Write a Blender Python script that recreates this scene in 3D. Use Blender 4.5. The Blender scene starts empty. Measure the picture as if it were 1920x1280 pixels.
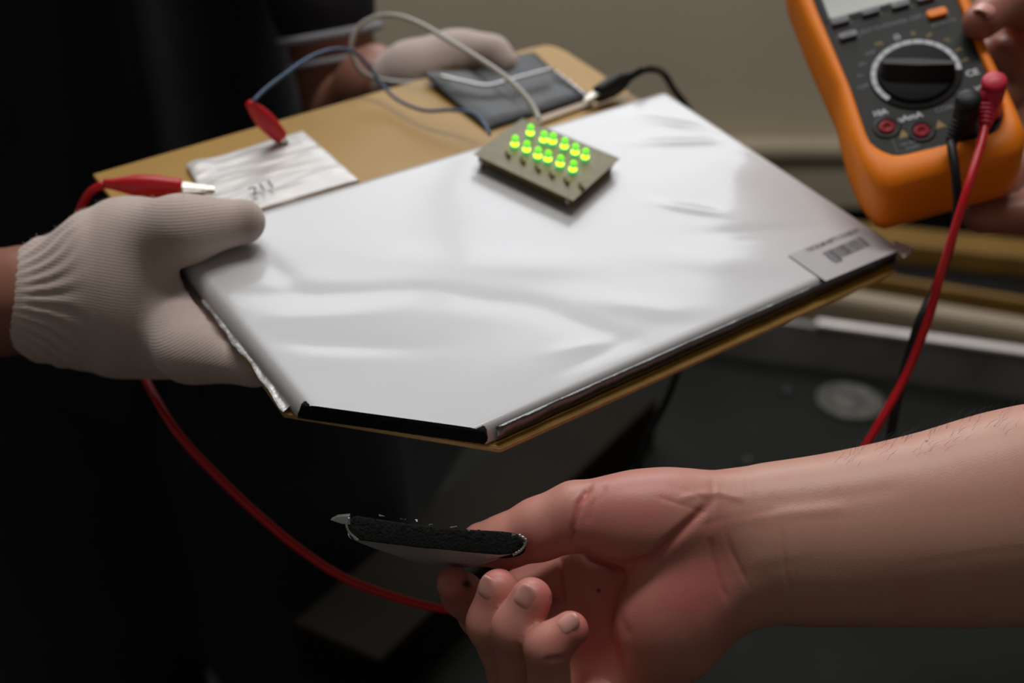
import bpy, bmesh, math, random
import numpy as np
from mathutils import Vector, Matrix, noise

random.seed(7)
scene = bpy.context.scene
COL = scene.collection
R = math.radians

# ------------------------------------------------------------------ camera
CAM = Vector((0.0, 0.0, 1.35))
PITCH = R(30)
FPX = 2200.0
RT = Vector((1, 0, 0))
FW = Vector((0, math.cos(PITCH), -math.sin(PITCH)))
UP = Vector((0, math.sin(PITCH), math.cos(PITCH)))
cam_data = bpy.data.cameras.new('camera')
cam_data.sensor_width = 36
cam_data.lens = FPX / 1920 * 36
cam_data.clip_start = 0.01
cam_data.dof.use_dof = True
cam_data.dof.focus_distance = 0.470
cam_data.dof.aperture_fstop = 5.8
cam = bpy.data.objects.new('camera', cam_data)
cam.matrix_world = Matrix(((RT.x, UP.x, -FW.x, CAM.x), (RT.y, UP.y, -FW.y, CAM.y), (RT.z, UP.z, -FW.z, CAM.z), (0, 0, 0, 1)))
COL.objects.link(cam)
scene.camera = cam

# ------------------------------------------------------------------ light and exposure
scene.view_settings.view_transform = 'Standard'
scene.view_settings.look = 'None'
scene.view_settings.gamma = 1
scene.view_settings.use_curve_mapping = False
scene.view_settings.exposure = 0.0
world = bpy.data.worlds.new('world')
scene.world = world
world.use_nodes = True
bg = world.node_tree.nodes['Background']
bg.inputs[0].default_value = (0.75, 0.85, 1.0, 1)
bg.inputs[1].default_value = 1.0
scene.cycles.max_bounces = 6
scene.cycles.sample_clamp_indirect = 4.0

def area_light(name, loc, direction, sx, sy, power, color=(1, 1, 1)):
    l = bpy.data.lights.new(name, 'AREA')
    l.shape = 'RECTANGLE'
    l.size = sx
    l.size_y = sy
    l.energy = power
    l.color = color
    o = bpy.data.objects.new(name, l)
    o.location = loc
    o.rotation_euler = Vector(direction).to_track_quat('-Z', 'Y').to_euler()
    COL.objects.link(o)
    return o

area_light('window_daylight', (-0.35, 2.42, 2.75), (0, -1, -0.25), 2.45, 1.05, 44, (0.97, 0.98, 1.0))
area_light('ceiling_lamp_light', (0.1, 0.95, 3.30), (0, 0, -1), 1.5, 0.30, 26, (1.0, 0.97, 0.92))

# ------------------------------------------------------------------ helpers: pixels of the photo to points
def ray(px, py):
    return RT * ((px - 960) / FPX) - UP * ((py - 640) / FPX) + FW

def P(px, py, d):
    return CAM + ray(px, py) * (d * FPX / 2000.0)

def V(x, y, z):            # camera directions: right, down, forward
    return RT * x - UP * y + FW * z

def hit(px, py, o, n):
    r = ray(px, py)
    return CAM + r * ((o - CAM).dot(n) / r.dot(n))

def onz(px, py, z):
    return hit(px, py, Vector((0, 0, z)), Vector((0, 0, 1)))

def proj(p):
    v = p - CAM
    d = v.dot(FW)
    return Vector((960 + FPX * v.dot(RT) / d, 640 - FPX * v.dot(UP) / d))

# ------------------------------------------------------------------ helpers: objects
def tag(o, label=None, cat=None, group=None, kind=None):
    if label: o['label'] = label
    if cat: o['category'] = cat
    if group: o['group'] = group
    if kind: o['kind'] = kind
    return o

def empty(name, loc, label=None, cat=None, group=None):
    o = bpy.data.objects.new(name, None)
    o.location = loc
    o.empty_display_size = 0.02
    COL.objects.link(o)
    return tag(o, label, cat, group)

def link(name, me, m, parent=None, smooth=True):
    o = bpy.data.objects.new(name, me)
    COL.objects.link(o)
    if m is not None and not me.materials:
        me.materials.append(m)
    if smooth and len(me.polygons):
        me.polygons.foreach_set('use_smooth', [True] * len(me.polygons))
    if parent:
        o.parent = parent
        # geometry is written in world coordinates: undo where the parent stands
        loc = Vector((0, 0, 0))
        q = parent
        while q:
            loc += q.location if q.parent is None else Vector((0, 0, 0))
            q = q.parent
        o.matrix_parent_inverse = Matrix.Translation(-loc) if parent.parent is None else Matrix.Identity(4)
    return o

def mesh(name, verts, faces, m, parent=None, smooth=True):
    me = bpy.data.meshes.new(name)
    me.from_pydata([tuple(v) for v in verts], [], [tuple(f) for f in faces])
    me.update()
    return link(name, me, m, parent, smooth)

def bevel(o, w, seg=3, ang=40):
    b = o.modifiers.new('bevel', 'BEVEL')
    b.width = w
    b.segments = seg
    b.limit_method = 'ANGLE'
    b.angle_limit = R(ang)
    me = o.data
    s = o.modifiers.new('normals', 'WEIGHTED_NORMAL')
    s.keep_sharp = True
    return o

def box_on(name, o, X, Y, Z, x0, x1, y0, y1, z0, z1, m, parent=None, bv=0.0):
    vs = [o + X * x + Y * y + Z * z for z in (z0, z1) for y in (y0, y1) for x in (x0, x1)]
    fs = [(0, 2, 3, 1), (4, 5, 7, 6), (0, 1, 5, 4), (2, 6, 7, 3), (0, 4, 6, 2), (1, 3, 7, 5)]
    if X.cross(Y).dot(Z) < 0:
        fs = [f[::-1] for f in fs]
    ob = mesh(name, vs, fs, m, parent, smooth=bv > 0)
    if bv: bevel(ob, bv)
    return ob

EX, EY, EZ = Vector((1, 0, 0)), Vector((0, 1, 0)), Vector((0, 0, 1))
def box(name, x0, x1, y0, y1, z0, z1, m, parent=None, bv=0.0):
    return box_on(name, Vector((0, 0, 0)), EX, EY, EZ, x0, x1, y0, y1, z0, z1, m, parent, bv)

def prism(name, bottom, top, m, parent=None, bv=0.0, seg=3):
    n = len(bottom)
    c = sum(bottom, Vector()) / n
    nn = Vector()
    for i in range(n):
        nn += (bottom[i] - c).cross(bottom[(i + 1) % n] - c)
    if nn.dot(sum(top, Vector()) / n - c) < 0:
        bottom, top = bottom[::-1], top[::-1]
    fs = [tuple(range(n))[::-1], tuple(range(n, 2 * n))] + [(i, (i + 1) % n, n + (i + 1) % n, n + i) for i in range(n)]
    ob = mesh(name, bottom + top, fs, m, parent, smooth=bv > 0)
    if bv: bevel(ob, bv, seg)
    return ob

def spline(pts, k=8):
    pts = [Vector(p) for p in pts]
    q = [2 * pts[0] - pts[1]] + pts + [2 * pts[-1] - pts[-2]]
    out = []
    for i in range(1, len(q) - 2):
        for j in range(k):
            t = j / k
            a, b, c, d = q[i - 1], q[i], q[i + 1], q[i + 2]
            out.append(0.5 * ((2 * b) + (c - a) * t + (2 * a - 5 * b + 4 * c - d) * t * t + (3 * b - a - 3 * c + d) * t ** 3))
    out.append(pts[-1])
    return out

def sweep(path, rad, n=10, squash=1.0, side=None):
    """tube along a path; rad is one radius or one per point; returns verts, faces"""
    vs, fs = [], []
    N = len(path)
    prev = side
    for i, p in enumerate(path):
        t = (path[min(i + 1, N - 1)] - path[max(i - 1, 0)]).normalized()
        if prev is None:
            prev = Vector((0.3, 0.2, 1)) if abs(t.z) < 0.9 else Vector((1, 0, 0))
        a = (prev - t * prev.dot(t)).normalized()
        b = t.cross(a)
        prev = a
        r = rad[i] if hasattr(rad, '__len__') else rad
        for j in range(n):
            w = 2 * math.pi * j / n
            vs.append(p + a * (math.cos(w) * r) + b * (math.sin(w) * r * squash))
    for i in range(N - 1):
        for j in range(n):
            k = (j + 1) % n
            fs.append((i * n + j, i * n + k, (i + 1) * n + k, (i + 1) * n + j))
    fs.append(tuple(range(n))[::-1])
    fs.append(tuple(range((N - 1) * n, N * n)))
    return vs, fs

def tube(name, pts, r, m, parent=None, n=10, k=8, smooth_path=True):
    path = spline(pts, k) if smooth_path else [Vector(p) for p in pts]
    return mesh(name, *sweep(path, r, n), m, parent)

def lathe(name, o, axis, prof, m, parent=None, n=24, squash=1.0, side=None):
    """prof: list of (distance along the axis, radius)"""
    t = axis.normalized()
    s = side if side is not None else (Vector((0.3, 0.2, 1)) if abs(t.z) < 0.9 else Vector((1, 0, 0)))
    a = (s - t * s.dot(t)).normalized()
    b = t.cross(a)
    vs, fs = [], []
    for z, r in prof:
        for j in range(n):
            w = 2 * math.pi * j / n
            vs.append(o + t * z + a * (math.cos(w) * max(r, 1e-5)) + b * (math.sin(w) * max(r, 1e-5) * squash))
    N = len(prof)
    for i in range(N - 1):
        for j in range(n):
            k = (j + 1) % n
            fs.append((i * n + j, i * n + k, (i + 1) * n + k, (i + 1) * n + j))
    fs.append(tuple(range(n))[::-1])
    fs.append(tuple(range((N - 1) * n, N * n)))
    return mesh(name, vs, fs, m, parent)

def text(name, s, o, X, Y, size, m, parent=None, align='CENTER', shear=0.0, bold=0.0):
    cu = bpy.data.curves.new(name, 'FONT')
    cu.body = s
    cu.size = size
    cu.align_x = align
    cu.align_y = 'CENTER'
    cu.shear = shear
    cu.offset = bold
    tmp = bpy.data.objects.new(name + '_tmp', cu)
    COL.objects.link(tmp)
    dg = bpy.context.evaluated_depsgraph_get()
    me = bpy.data.meshes.new_from_object(tmp.evaluated_get(dg))
    bpy.data.objects.remove(tmp)
    Z = X.cross(Y).normalized()
    M = Matrix(((X.x, Y.x, Z.x, o.x), (X.y, Y.y, Z.y, o.y), (X.z, Y.z, Z.z, o.z), (0, 0, 0, 1)))
    me.transform(M)
    me.materials.clear()
    return link(name, me, m, parent, smooth=False)

# ------------------------------------------------------------------ helpers: implicit surfaces for bodies, hands and gloves
class Blob:
    def __init__(self, lo, hi, h):
        self.o = np.array(lo, np.float32)
        self.h = h
        self.n = np.ceil((np.array(hi) - np.array(lo)) / h).astype(int) + 1
        self.d = np.full(self.n, 1.0, np.float32)

    def _sub(self, lo, hi):
        a = np.clip(np.floor((np.array(lo) - self.o) / self.h).astype(int), 0, self.n)
        b = np.clip(np.ceil((np.array(hi) - self.o) / self.h).astype(int) + 1, 0, self.n)
        if np.any(b <= a):
            return None, None
        ax = [self.o[i] + self.h * np.arange(a[i], b[i], dtype=np.float32) for i in range(3)]
        g = np.meshgrid(*ax, indexing='ij', sparse=True)
        return tuple(slice(a[i], b[i]) for i in range(3)), g

    def _mix(self, sl, d, k, cut=False):
        e = self.d[sl]
        if cut:
            hh = np.clip(0.5 - 0.5 * (e + d) / k, 0, 1)
            self.d[sl] = e * (1 - hh) - d * hh + k * hh * (1 - hh)
        else:
            hh = np.clip(0.5 + 0.5 * (e - d) / k, 0, 1)
            self.d[sl] = e * (1 - hh) + d * hh - k * hh * (1 - hh)

    def cap(self, a, b, r1, r2=None, k=0.004, cut=False):
        r2 = r1 if r2 is None else r2
        a, b = np.array(a, np.float32), np.array(b, np.float32)
        m = max(r1, r2) + 2 * k + 3 * self.h
        sl, g = self._sub(np.minimum(a, b) - m, np.maximum(a, b) + m)
        if sl is None: return
        ab = b - a
        L = float(ab @ ab) + 1e-12
        t = np.clip(((g[0] - a[0]) * ab[0] + (g[1] - a[1]) * ab[1] + (g[2] - a[2]) * ab[2]) / L, 0, 1)
        d = np.sqrt((g[0] - a[0] - t * ab[0]) ** 2 + (g[1] - a[1] - t * ab[1]) ** 2 + (g[2] - a[2] - t * ab[2]) ** 2) - (r1 + (r2 - r1) * t)
        self._mix(sl, d, k, cut)

    def chain(self, pts, rs, k=0.004, cut=False):
        for i in range(len(pts) - 1):
            self.cap(pts[i], pts[i + 1], rs[i], rs[i + 1], k, cut)

    def ell(self, c, axes, radii, k=0.006, cut=False):
        c = np.array(c, np.float32)
        m = max(radii) + 2 * k + 3 * self.h
        sl, g = self._sub(c - m, c + m)
        if sl is None: return
        q = 0
        q2 = 0
        for A, r in zip(axes, radii):
            w = (g[0] - c[0]) * A[0] + (g[1] - c[1]) * A[1] + (g[2] - c[2]) * A[2]
            q = q + (w / r) ** 2
            q2 = q2 + (w / r / r) ** 2
        k0 = np.sqrt(q)
        d = k0 * (k0 - 1) / np.maximum(np.sqrt(q2), 1e-6)
        self._mix(sl, d.astype(np.float32), k, cut)

    def build(self):
        d, h = self.d, self.h
        s = d < 0
        n = self.n
        cs = np.zeros(n - 1, np.int8)
        for i in (0, 1):
            for j in (0, 1):
                for k in (0, 1):
                    cs += s[i:n[0] - 1 + i, j:n[1] - 1 + j, k:n[2] - 1 + k]
        act = np.argwhere((cs > 0) & (cs < 8))
        idx = np.full(n - 1, -1, np.int32)
        idx[tuple(act.T)] = np.arange(len(act))
        acc = np.zeros((len(act), 3))
        cnt = np.zeros(len(act))
        for ax in range(3):
            o1, o2 = [x for x in range(3) if x != ax]
            for i in (0, 1):
                for j in (0, 1):
                    p = act.copy()
                    p[:, o1] += i
                    p[:, o2] += j
                    q = p.copy()
                    q[:, ax] += 1
                    da = d[tuple(p.T)]
                    db = d[tuple(q.T)]
                    cr = (da < 0) != (db < 0)
                    t = np.where(cr, da / np.where(cr, da - db, 1), 0)
                    pos = p.astype(float)
                    pos[:, ax] += t
                    acc += pos * cr[:, None]
                    cnt += cr
        verts = self.o + h * acc / cnt[:, None]
        faces = []
        for ax in range(3):
            o1, o2 = [(1, 2), (2, 0), (0, 1)][ax]
            sa = [slice(None)] * 3
            sb = [slice(None)] * 3
            sa[ax] = slice(0, n[ax] - 1)
            sb[ax] = slice(1, n[ax])
            A, B = s[tuple(sa)], s[tuple(sb)]
            e = np.argwhere(A != B)
            e = e[(e[:, o1] > 0) & (e[:, o2] > 0) & (e[:, o1] < n[o1] - 1) & (e[:, o2] < n[o2] - 1)]
            flip = B[tuple(e.T)]
            quad = []
            for i, j in ((1, 1), (0, 1), (0, 0), (1, 0)):
                c = e.copy()
                c[:, o1] -= i
                c[:, o2] -= j
                quad.append(idx[tuple(c.T)])
            quad = np.stack(quad, 1)
            quad[flip] = quad[flip][:, ::-1]
            faces.append(quad)
        faces = np.concatenate(faces)
        return verts, faces

def smooth_verts(v, f, it=2, lam=0.5):
    e = np.concatenate([f[:, [0, 1]], f[:, [1, 2]], f[:, [2, 3]], f[:, [3, 0]]])
    for _ in range(it):
        acc = np.zeros_like(v)
        cnt = np.zeros(len(v))
        for a, b in ((0, 1), (1, 0)):
            for c in range(3):
                acc[:, c] += np.bincount(e[:, a], v[e[:, b], c], len(v))
            cnt += np.bincount(e[:, a], minlength=len(v))
        v = v + lam * (acc / cnt[:, None] - v)
    return v

def normals(v, f):
    fn = np.cross(v[f[:, 2]] - v[f[:, 0]], v[f[:, 3]] - v[f[:, 1]])
    out = np.zeros_like(v)
    for c in range(4):
        for a in range(3):
            out[:, a] += np.bincount(f[:, c], fn[:, a], len(v))
    return out / np.maximum(np.linalg.norm(out, axis=1), 1e-12)[:, None]

def np_mesh(name, v, f, m, parent=None, attrs=None):
    me = bpy.data.meshes.new(name)
    me.vertices.add(len(v))
    me.vertices.foreach_set('co', v.astype(np.float32).ravel())
    me.loops.add(f.size)
    me.loops.foreach_set('vertex_index', f.astype(np.int32).ravel())
    me.polygons.add(len(f))
    me.polygons.foreach_set('loop_start', np.arange(0, f.size, f.shape[1], dtype=np.int32))
    me.polygons.foreach_set('loop_total', np.full(len(f), f.shape[1], np.int32))
    me.update(calc_edges=True)
    me.validate()
    for k, val in (attrs or {}).items():
        a = me.attributes.new(k, 'FLOAT', 'POINT')
        a.data.foreach_set('value', val.astype(np.float32))
    return link(name, me, m, parent)

# ------------------------------------------------------------------ materials
def srgb(r, g, b):
    f = lambda c: (c / 255 / 12.92) if c / 255 <= 0.04045 else ((c / 255 + 0.055) / 1.055) ** 2.4
    return (f(r), f(g), f(b), 1)

def mat(name, color, rough=0.5, metal=0.0, bump=0.0, scale=200.0, var=0.0, var_scale=20.0, coat=0.0, emit=None, emit_s=0.0, spec=0.5, sss=0.0, trans=0.0, detail=4.0):
    m = bpy.data.materials.new(name)
    m.use_nodes = True
    nt = m.node_tree
    b = nt.nodes['Principled BSDF']
    c = tuple(color) + ((1,) if len(color) == 3 else ())
    b.inputs['Base Color'].default_value = c
    b.inputs['Roughness'].default_value = rough
    b.inputs['Metallic'].default_value = metal
    b.inputs['Specular IOR Level'].default_value = spec
    b.inputs['Coat Weight'].default_value = coat
    b.inputs['Coat Roughness'].default_value = 0.12
    b.inputs['Transmission Weight'].default_value = trans
    if sss:
        b.inputs['Subsurface Weight'].default_value = sss
        b.inputs['Subsurface Radius'].default_value = (0.008, 0.003, 0.0015)
        b.inputs['Subsurface Scale'].default_value = 0.5
    if emit:
        b.inputs['Emission Color'].default_value = tuple(emit) + (1,)
        b.inputs['Emission Strength'].default_value = emit_s
    tc = nt.nodes.new('ShaderNodeTexCoord')
    if var:
        n = nt.nodes.new('ShaderNodeTexNoise')
        n.inputs['Scale'].default_value = var_scale
        n.inputs['Detail'].default_value = detail
        nt.links.new(tc.outputs['Object'], n.inputs['Vector'])
        mr = nt.nodes.new('ShaderNodeMapRange')
        mr.inputs['From Min'].default_value = 0.25
        mr.inputs['From Max'].default_value = 0.75
        mr.inputs['To Min'].default_value = 1 - var
        mr.inputs['To Max'].default_value = 1 + var
        nt.links.new(n.outputs['Fac'], mr.inputs['Value'])
        mx = nt.nodes.new('ShaderNodeVectorMath')
        mx.operation = 'SCALE'
        mx.inputs[0].default_value = c[:3]
        nt.links.new(mr.outputs['Result'], mx.inputs['Scale'])
        nt.links.new(mx.outputs['Vector'], b.inputs['Base Color'])
    if bump:
        n2 = nt.nodes.new('ShaderNodeTexNoise')
        n2.inputs['Scale'].default_value = scale
        n2.inputs['Detail'].default_value = 3
        nt.links.new(tc.outputs['Object'], n2.inputs['Vector'])
        bp = nt.nodes.new('ShaderNodeBump')
        bp.inputs['Strength'].default_value = bump
        bp.inputs['Distance'].default_value = 0.001
        nt.links.new(n2.outputs['Fac'], bp.inputs['Height'])
        nt.links.new(bp.outputs['Normal'], b.inputs['Normal'])
    return m

def skin_mat(name, base, red, rough=0.42, bump=0.1):
    m = mat(name, base, rough, 0, bump, 1300, sss=0.12, spec=0.4)
    nt = m.node_tree
    b = nt.nodes['Principled BSDF']
    at = nt.nodes.new('ShaderNodeAttribute')
    at.attribute_name = 'redness'
    tc = [n for n in nt.nodes if n.type == 'TEX_COORD'][0]
    n = nt.nodes.new('ShaderNodeTexNoise')
    n.inputs['Scale'].default_value = 60
    n.inputs['Detail'].default_value = 5
    nt.links.new(tc.outputs['Object'], n.inputs['Vector'])
    ad = nt.nodes.new('ShaderNodeMath')
    ad.operation = 'MULTIPLY_ADD'
    ad.inputs[1].default_value = 0.7
    ad.inputs[2].default_value = -0.35
    nt.links.new(n.outputs['Fac'], ad.inputs[0])
    sm = nt.nodes.new('ShaderNodeMath')
    sm.use_clamp = True
    nt.links.new(ad.outputs[0], sm.inputs[0])
    nt.links.new(at.outputs['Fac'], sm.inputs[1])
    mx = nt.nodes.new('ShaderNodeMix')
    mx.data_type = 'RGBA'
    mx.inputs['A'].default_value = base
    mx.inputs['B'].default_value = red
    nt.links.new(sm.outputs[0], mx.inputs['Factor'])
    nt.links.new(mx.outputs['Result'], b.inputs['Base Color'])
    return m

def add_stain(m, color):
    nt = m.node_tree
    b = nt.nodes['Principled BSDF']
    src = b.inputs['Base Color'].links[0].from_socket
    at = nt.nodes.new('ShaderNodeAttribute')
    at.attribute_name = 'stain'
    mx = nt.nodes.new('ShaderNodeMix')
    mx.data_type = 'RGBA'
    nt.links.new(at.outputs['Fac'], mx.inputs['Factor'])
    nt.links.new(src, mx.inputs['A'])
    mx.inputs['B'].default_value = color
    nt.links.new(mx.outputs['Result'], b.inputs['Base Color'])

def knit_mat(name, color):
    """cotton knit: fine ribs that follow the attribute 'rib' (metres across the rows)"""
    m = mat(name, color, 0.95, 0, 0, spec=0.15)
    nt = m.node_tree
    b = nt.nodes['Principled BSDF']
    b.inputs['Sheen Weight'].default_value = 0.3
    at = nt.nodes.new('ShaderNodeAttribute')
    at.attribute_name = 'rib'
    mu = nt.nodes.new('ShaderNodeMath')
    mu.operation = 'MULTIPLY'
    mu.inputs[1].default_value = 2 * math.pi / 0.0015
    nt.links.new(at.outputs['Fac'], mu.inputs[0])
    sn = nt.nodes.new('ShaderNodeMath')
    sn.operation = 'SINE'
    nt.links.new(mu.outputs[0], sn.inputs[0])
    tc = [n for n in nt.nodes if n.type == 'TEX_COORD'][0]
    nz = nt.nodes.new('ShaderNodeTexNoise')
    nz.inputs['Scale'].default_value = 900
    nt.links.new(tc.outputs['Object'], nz.inputs['Vector'])
    ad = nt.nodes.new('ShaderNodeMath')
    ad.operation = 'MULTIPLY_ADD'
    ad.inputs[1].default_value = 2.2
    nt.links.new(nz.outputs['Fac'], ad.inputs[0])
    nt.links.new(sn.outputs[0], ad.inputs[2])
    bp = nt.nodes.new('ShaderNodeBump')
    bp.inputs['Strength'].default_value = 0.16
    bp.inputs['Distance'].default_value = 0.0006
    nt.links.new(ad.outputs[0], bp.inputs['Height'])
    nt.links.new(bp.outputs['Normal'], b.inputs['Normal'])
    # grey soil on the fingertip and palm, part of the cloth
    n = nt.nodes.new('ShaderNodeTexNoise')
    n.inputs['Scale'].default_value = 35
    n.inputs['Detail'].default_value = 6
    nt.links.new(tc.outputs['Object'], n.inputs['Vector'])
    so = nt.nodes.new('ShaderNodeAttribute')
    so.attribute_name = 'soil'
    sm = nt.nodes.new('ShaderNodeMath')
    sm.operation = 'MULTIPLY_ADD'
    sm.use_clamp = True
    sm.inputs[1].default_value = 0.35
    nt.links.new(n.outputs['Fac'], sm.inputs[0])
    nt.links.new(so.outputs['Fac'], sm.inputs[2])
    mx = nt.nodes.new('ShaderNodeMix')
    mx.data_type = 'RGBA'
    mx.inputs['A'].default_value = color
    mx.inputs['B'].default_value = (color[0] * 0.45, color[1] * 0.42, color[2] * 0.38, 1)
    nt.links.new(sm.outputs[0], mx.inputs['Factor'])
    nt.links.new(mx.outputs['Result'], b.inputs['Base Color'])
    return m

M = {}
M['wall'] = mat('wall_paint', (0.66, 0.58, 0.45), 0.8, bump=0.1, scale=60, var=0.06, var_scale=2)
M['sidewall'] = mat('dim_wall_paint', (0.44, 0.41, 0.35), 0.8, var=0.06, var_scale=2)
M['ceiling'] = mat('ceiling_paint', (0.52, 0.52, 0.50), 0.9, var=0.04)
M['floor'] = mat('floor_concrete', (0.012, 0.012, 0.012), 0.8, spec=0.1, bump=0.2, scale=40, var=0.2, var_scale=5)
M['frame'] = mat('window_frame_paint', (0.7, 0.7, 0.7), 0.4, var=0.03)
M['glass'] = bpy.data.materials.new('window_glass')
M['glass'].use_nodes = True
_nt = M['glass'].node_tree
_nt.nodes.clear()
_o = _nt.nodes.new('ShaderNodeOutputMaterial')
_m = _nt.nodes.new('ShaderNodeMixShader')
_m.inputs[0].default_value = 0.06
_t = _nt.nodes.new('ShaderNodeBsdfTransparent')
_g = _nt.nodes.new('ShaderNodeBsdfGlossy')
_g.inputs['Roughness'].default_value = 0.02
_nt.links.new(_t.outputs[0], _m.inputs[1])
_nt.links.new(_g.outputs[0], _m.inputs[2])
_nt.links.new(_m.outputs[0], _o.inputs[0])
M['foil'] = mat('aluminium_laminate', (0.60, 0.60, 0.62), 0.42, metal=0.06, bump=0.03, scale=900, coat=0.45, spec=0.3)
M['seam'] = mat('aluminium_seam', (0.42, 0.42, 0.42), 0.35, metal=0.9, bump=0.3, scale=300)
M['seam_dark'] = mat('aluminium_seam_shaded_fold', (0.16, 0.16, 0.165), 0.3, metal=1.0, bump=0.4, scale=300)  # darker copy of the seam metal, the side's shade put into its colour
M['electrode'] = mat('electrode_black', (0.007, 0.007, 0.007), 0.85, bump=0.7, scale=1100, var=0.6, var_scale=600, spec=0.15)
M['board'] = mat('bakelite_board', srgb(172, 130, 40), 0.5, bump=0.08, scale=300, var=0.10, var_scale=14)
M['board_edge'] = mat('bakelite_cut_edge', srgb(190, 155, 100), 0.7, bump=0.4, scale=600, var=0.15, var_scale=200)
M['sticker'] = mat('sticker_paper', (0.46, 0.44, 0.46), 0.6, var=0.04)
M['ink'] = mat('print_ink', (0.04, 0.04, 0.045), 0.7, var=0.1)
M['pen'] = mat('marker_ink', (0.03, 0.015, 0.06), 0.5, var=0.1)
M['red'] = mat('red_rubber', srgb(200, 18, 34), 0.38, var=0.06, bump=0.05)
M['pinkred'] = mat('red_plug_rubber', srgb(205, 30, 66), 0.45, var=0.05, bump=0.05)
M['black'] = mat('black_rubber', (0.010, 0.010, 0.011), 0.45, spec=0.25, var=0.1, bump=0.05)
M['steel'] = mat('nickel_steel', (0.55, 0.52, 0.46), 0.3, metal=1.0, var=0.15, var_scale=200)
M['whitewire'] = mat('white_insulation', (0.55, 0.53, 0.50), 0.4, var=0.03)
M['bluewire'] = mat('blue_insulation', (0.05, 0.10, 0.20), 0.4, var=0.05)
M['orange'] = mat('orange_holster', srgb(246, 132, 10), 0.5, bump=0.06, scale=400, var=0.05, var_scale=30, spec=0.3)
M['meterface'] = mat('meter_face_plastic', (0.017, 0.018, 0.018), 0.5, bump=0.05, scale=800, var=0.08, spec=0.15)
M['knob'] = mat('meter_knob_plastic', (0.006, 0.006, 0.007), 0.5, bump=0.05, scale=500, var=0.1, spec=0.08)
M['grip'] = mat('meter_grip_plastic', (0.010, 0.010, 0.011), 0.42, bump=0.05, scale=500, var=0.1, spec=0.22)
M['key'] = mat('meter_key_rubber', (0.15, 0.15, 0.17), 0.5, var=0.08)
M['whiteprint'] = mat('white_print', (0.52, 0.53, 0.58), 0.6, var=0.05)
M['dimprint'] = mat('dim_grey_print', (0.11, 0.115, 0.13), 0.6, var=0.05)
M['yellowprint'] = mat('yellow_print', (0.26, 0.17, 0.02), 0.6, var=0.05)
M['lcd'] = mat('lcd_glass', (0.11, 0.13, 0.11), 0.25, var=0.03)
M['socket'] = mat('red_socket', (0.24, 0.006, 0.009), 0.5, spec=0.2, var=0.05)
M['pcb'] = mat('perforated_board', (0.23, 0.20, 0.125), 0.5, spec=0.3, var=0.16, var_scale=300, bump=0.2, scale=500)
M['pcb_under'] = mat('board_underside', (0.16, 0.11, 0.02), 0.5, var=0.15, var_scale=300)
M['solder'] = mat('solder', (0.5, 0.5, 0.48), 0.35, metal=1.0, var=0.1)
M['led_body'] = mat('green_led_epoxy', (0.06, 0.32, 0.16), 0.15, emit=(0.03, 0.50, 0.18), emit_s=0.7, var=0.05)
M['led_dome'] = mat('green_led_dome', (0.2, 0.8, 0.05), 0.15, emit=(0.24, 1.0, 0.01), emit_s=0.95, var=0.02)
M['led_chip'] = mat('green_led_glow', (0.5, 1, 0.0), 0.3, emit=(0.72, 1.0, 0.0), emit_s=2.6, var=0.02)
M['skin'] = skin_mat('skin_fair', (0.585, 0.315, 0.24, 1), (0.55, 0.16, 0.145, 1))
add_stain(M['skin'], (0.05, 0.018, 0.014, 1))
M['skin_dark'] = skin_mat('skin_tanned', (0.33, 0.145, 0.10, 1), (0.32, 0.09, 0.075, 1))
M['nail'] = mat('fingernail', (0.70, 0.34, 0.295), 0.34, bump=0.05, scale=300, var=0.05, var_scale=200, sss=0.1)
M['nail_tip'] = mat('fingernail_edge', (0.72, 0.55, 0.42), 0.35, var=0.05)
M['hair'] = mat('black_hair', (0.012, 0.010, 0.009), 0.5, bump=0.5, scale=300, var=0.2)
M['glove'] = knit_mat('cotton_knit', (0.64, 0.52, 0.48, 1))
M['shirt'] = mat('navy_cotton', (0.013, 0.014, 0.022), 0.9, bump=0.3, scale=500, var=0.15, var_scale=20)
M['cuff_white'] = mat('white_stripe_knit', (0.30, 0.30, 0.34), 0.9, bump=0.3, scale=500, var=0.05)
M['jeans'] = mat('dark_denim', (0.010, 0.013, 0.026), 0.9, bump=0.4, scale=700, var=0.25, var_scale=30)
M['shoe'] = mat('shoe_leather', (0.02, 0.015, 0.012), 0.5, var=0.1)
M['eye'] = mat('eye_white', (0.7, 0.68, 0.65), 0.2, var=0.02)
M['pupil'] = mat('eye_dark', (0.01, 0.008, 0.006), 0.1, var=0.02)
M['bench_beige'] = mat('bench_beige_paint', (0.60, 0.51, 0.38), 0.55, var=0.08, var_scale=6, bump=0.08, scale=80)
M['tan'] = mat('tan_paint', (0.36, 0.28, 0.19), 0.45, var=0.12, var_scale=9, bump=0.1, scale=120)
M['mustard'] = mat('mustard_board', (0.24, 0.13, 0.025), 0.5, var=0.2, var_scale=12, bump=0.1, scale=120)
M['darksteel'] = mat('dark_steel', (0.24, 0.24, 0.24), 0.45, metal=0.3, var=0.35, var_scale=14, bump=0.15, scale=200)
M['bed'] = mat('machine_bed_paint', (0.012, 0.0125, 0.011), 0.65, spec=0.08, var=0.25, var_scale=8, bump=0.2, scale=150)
M['brightsteel'] = mat('polished_steel', (0.85, 0.80, 0.79), 0.4, metal=0.3, var=0.1, var_scale=40)
M['cap'] = mat('worn_cap_metal', (0.075, 0.072, 0.062), 0.6, metal=0.2, var=0.45, var_scale=60, bump=0.4, scale=200)
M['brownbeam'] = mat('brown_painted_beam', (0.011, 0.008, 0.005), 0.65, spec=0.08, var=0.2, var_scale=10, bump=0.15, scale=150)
M['bluepanel'] = mat('dark_blue_panel', (0.012, 0.016, 0.022), 0.6, spec=0.2, var=0.2, var_scale=6, bump=0.1, scale=100)
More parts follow.
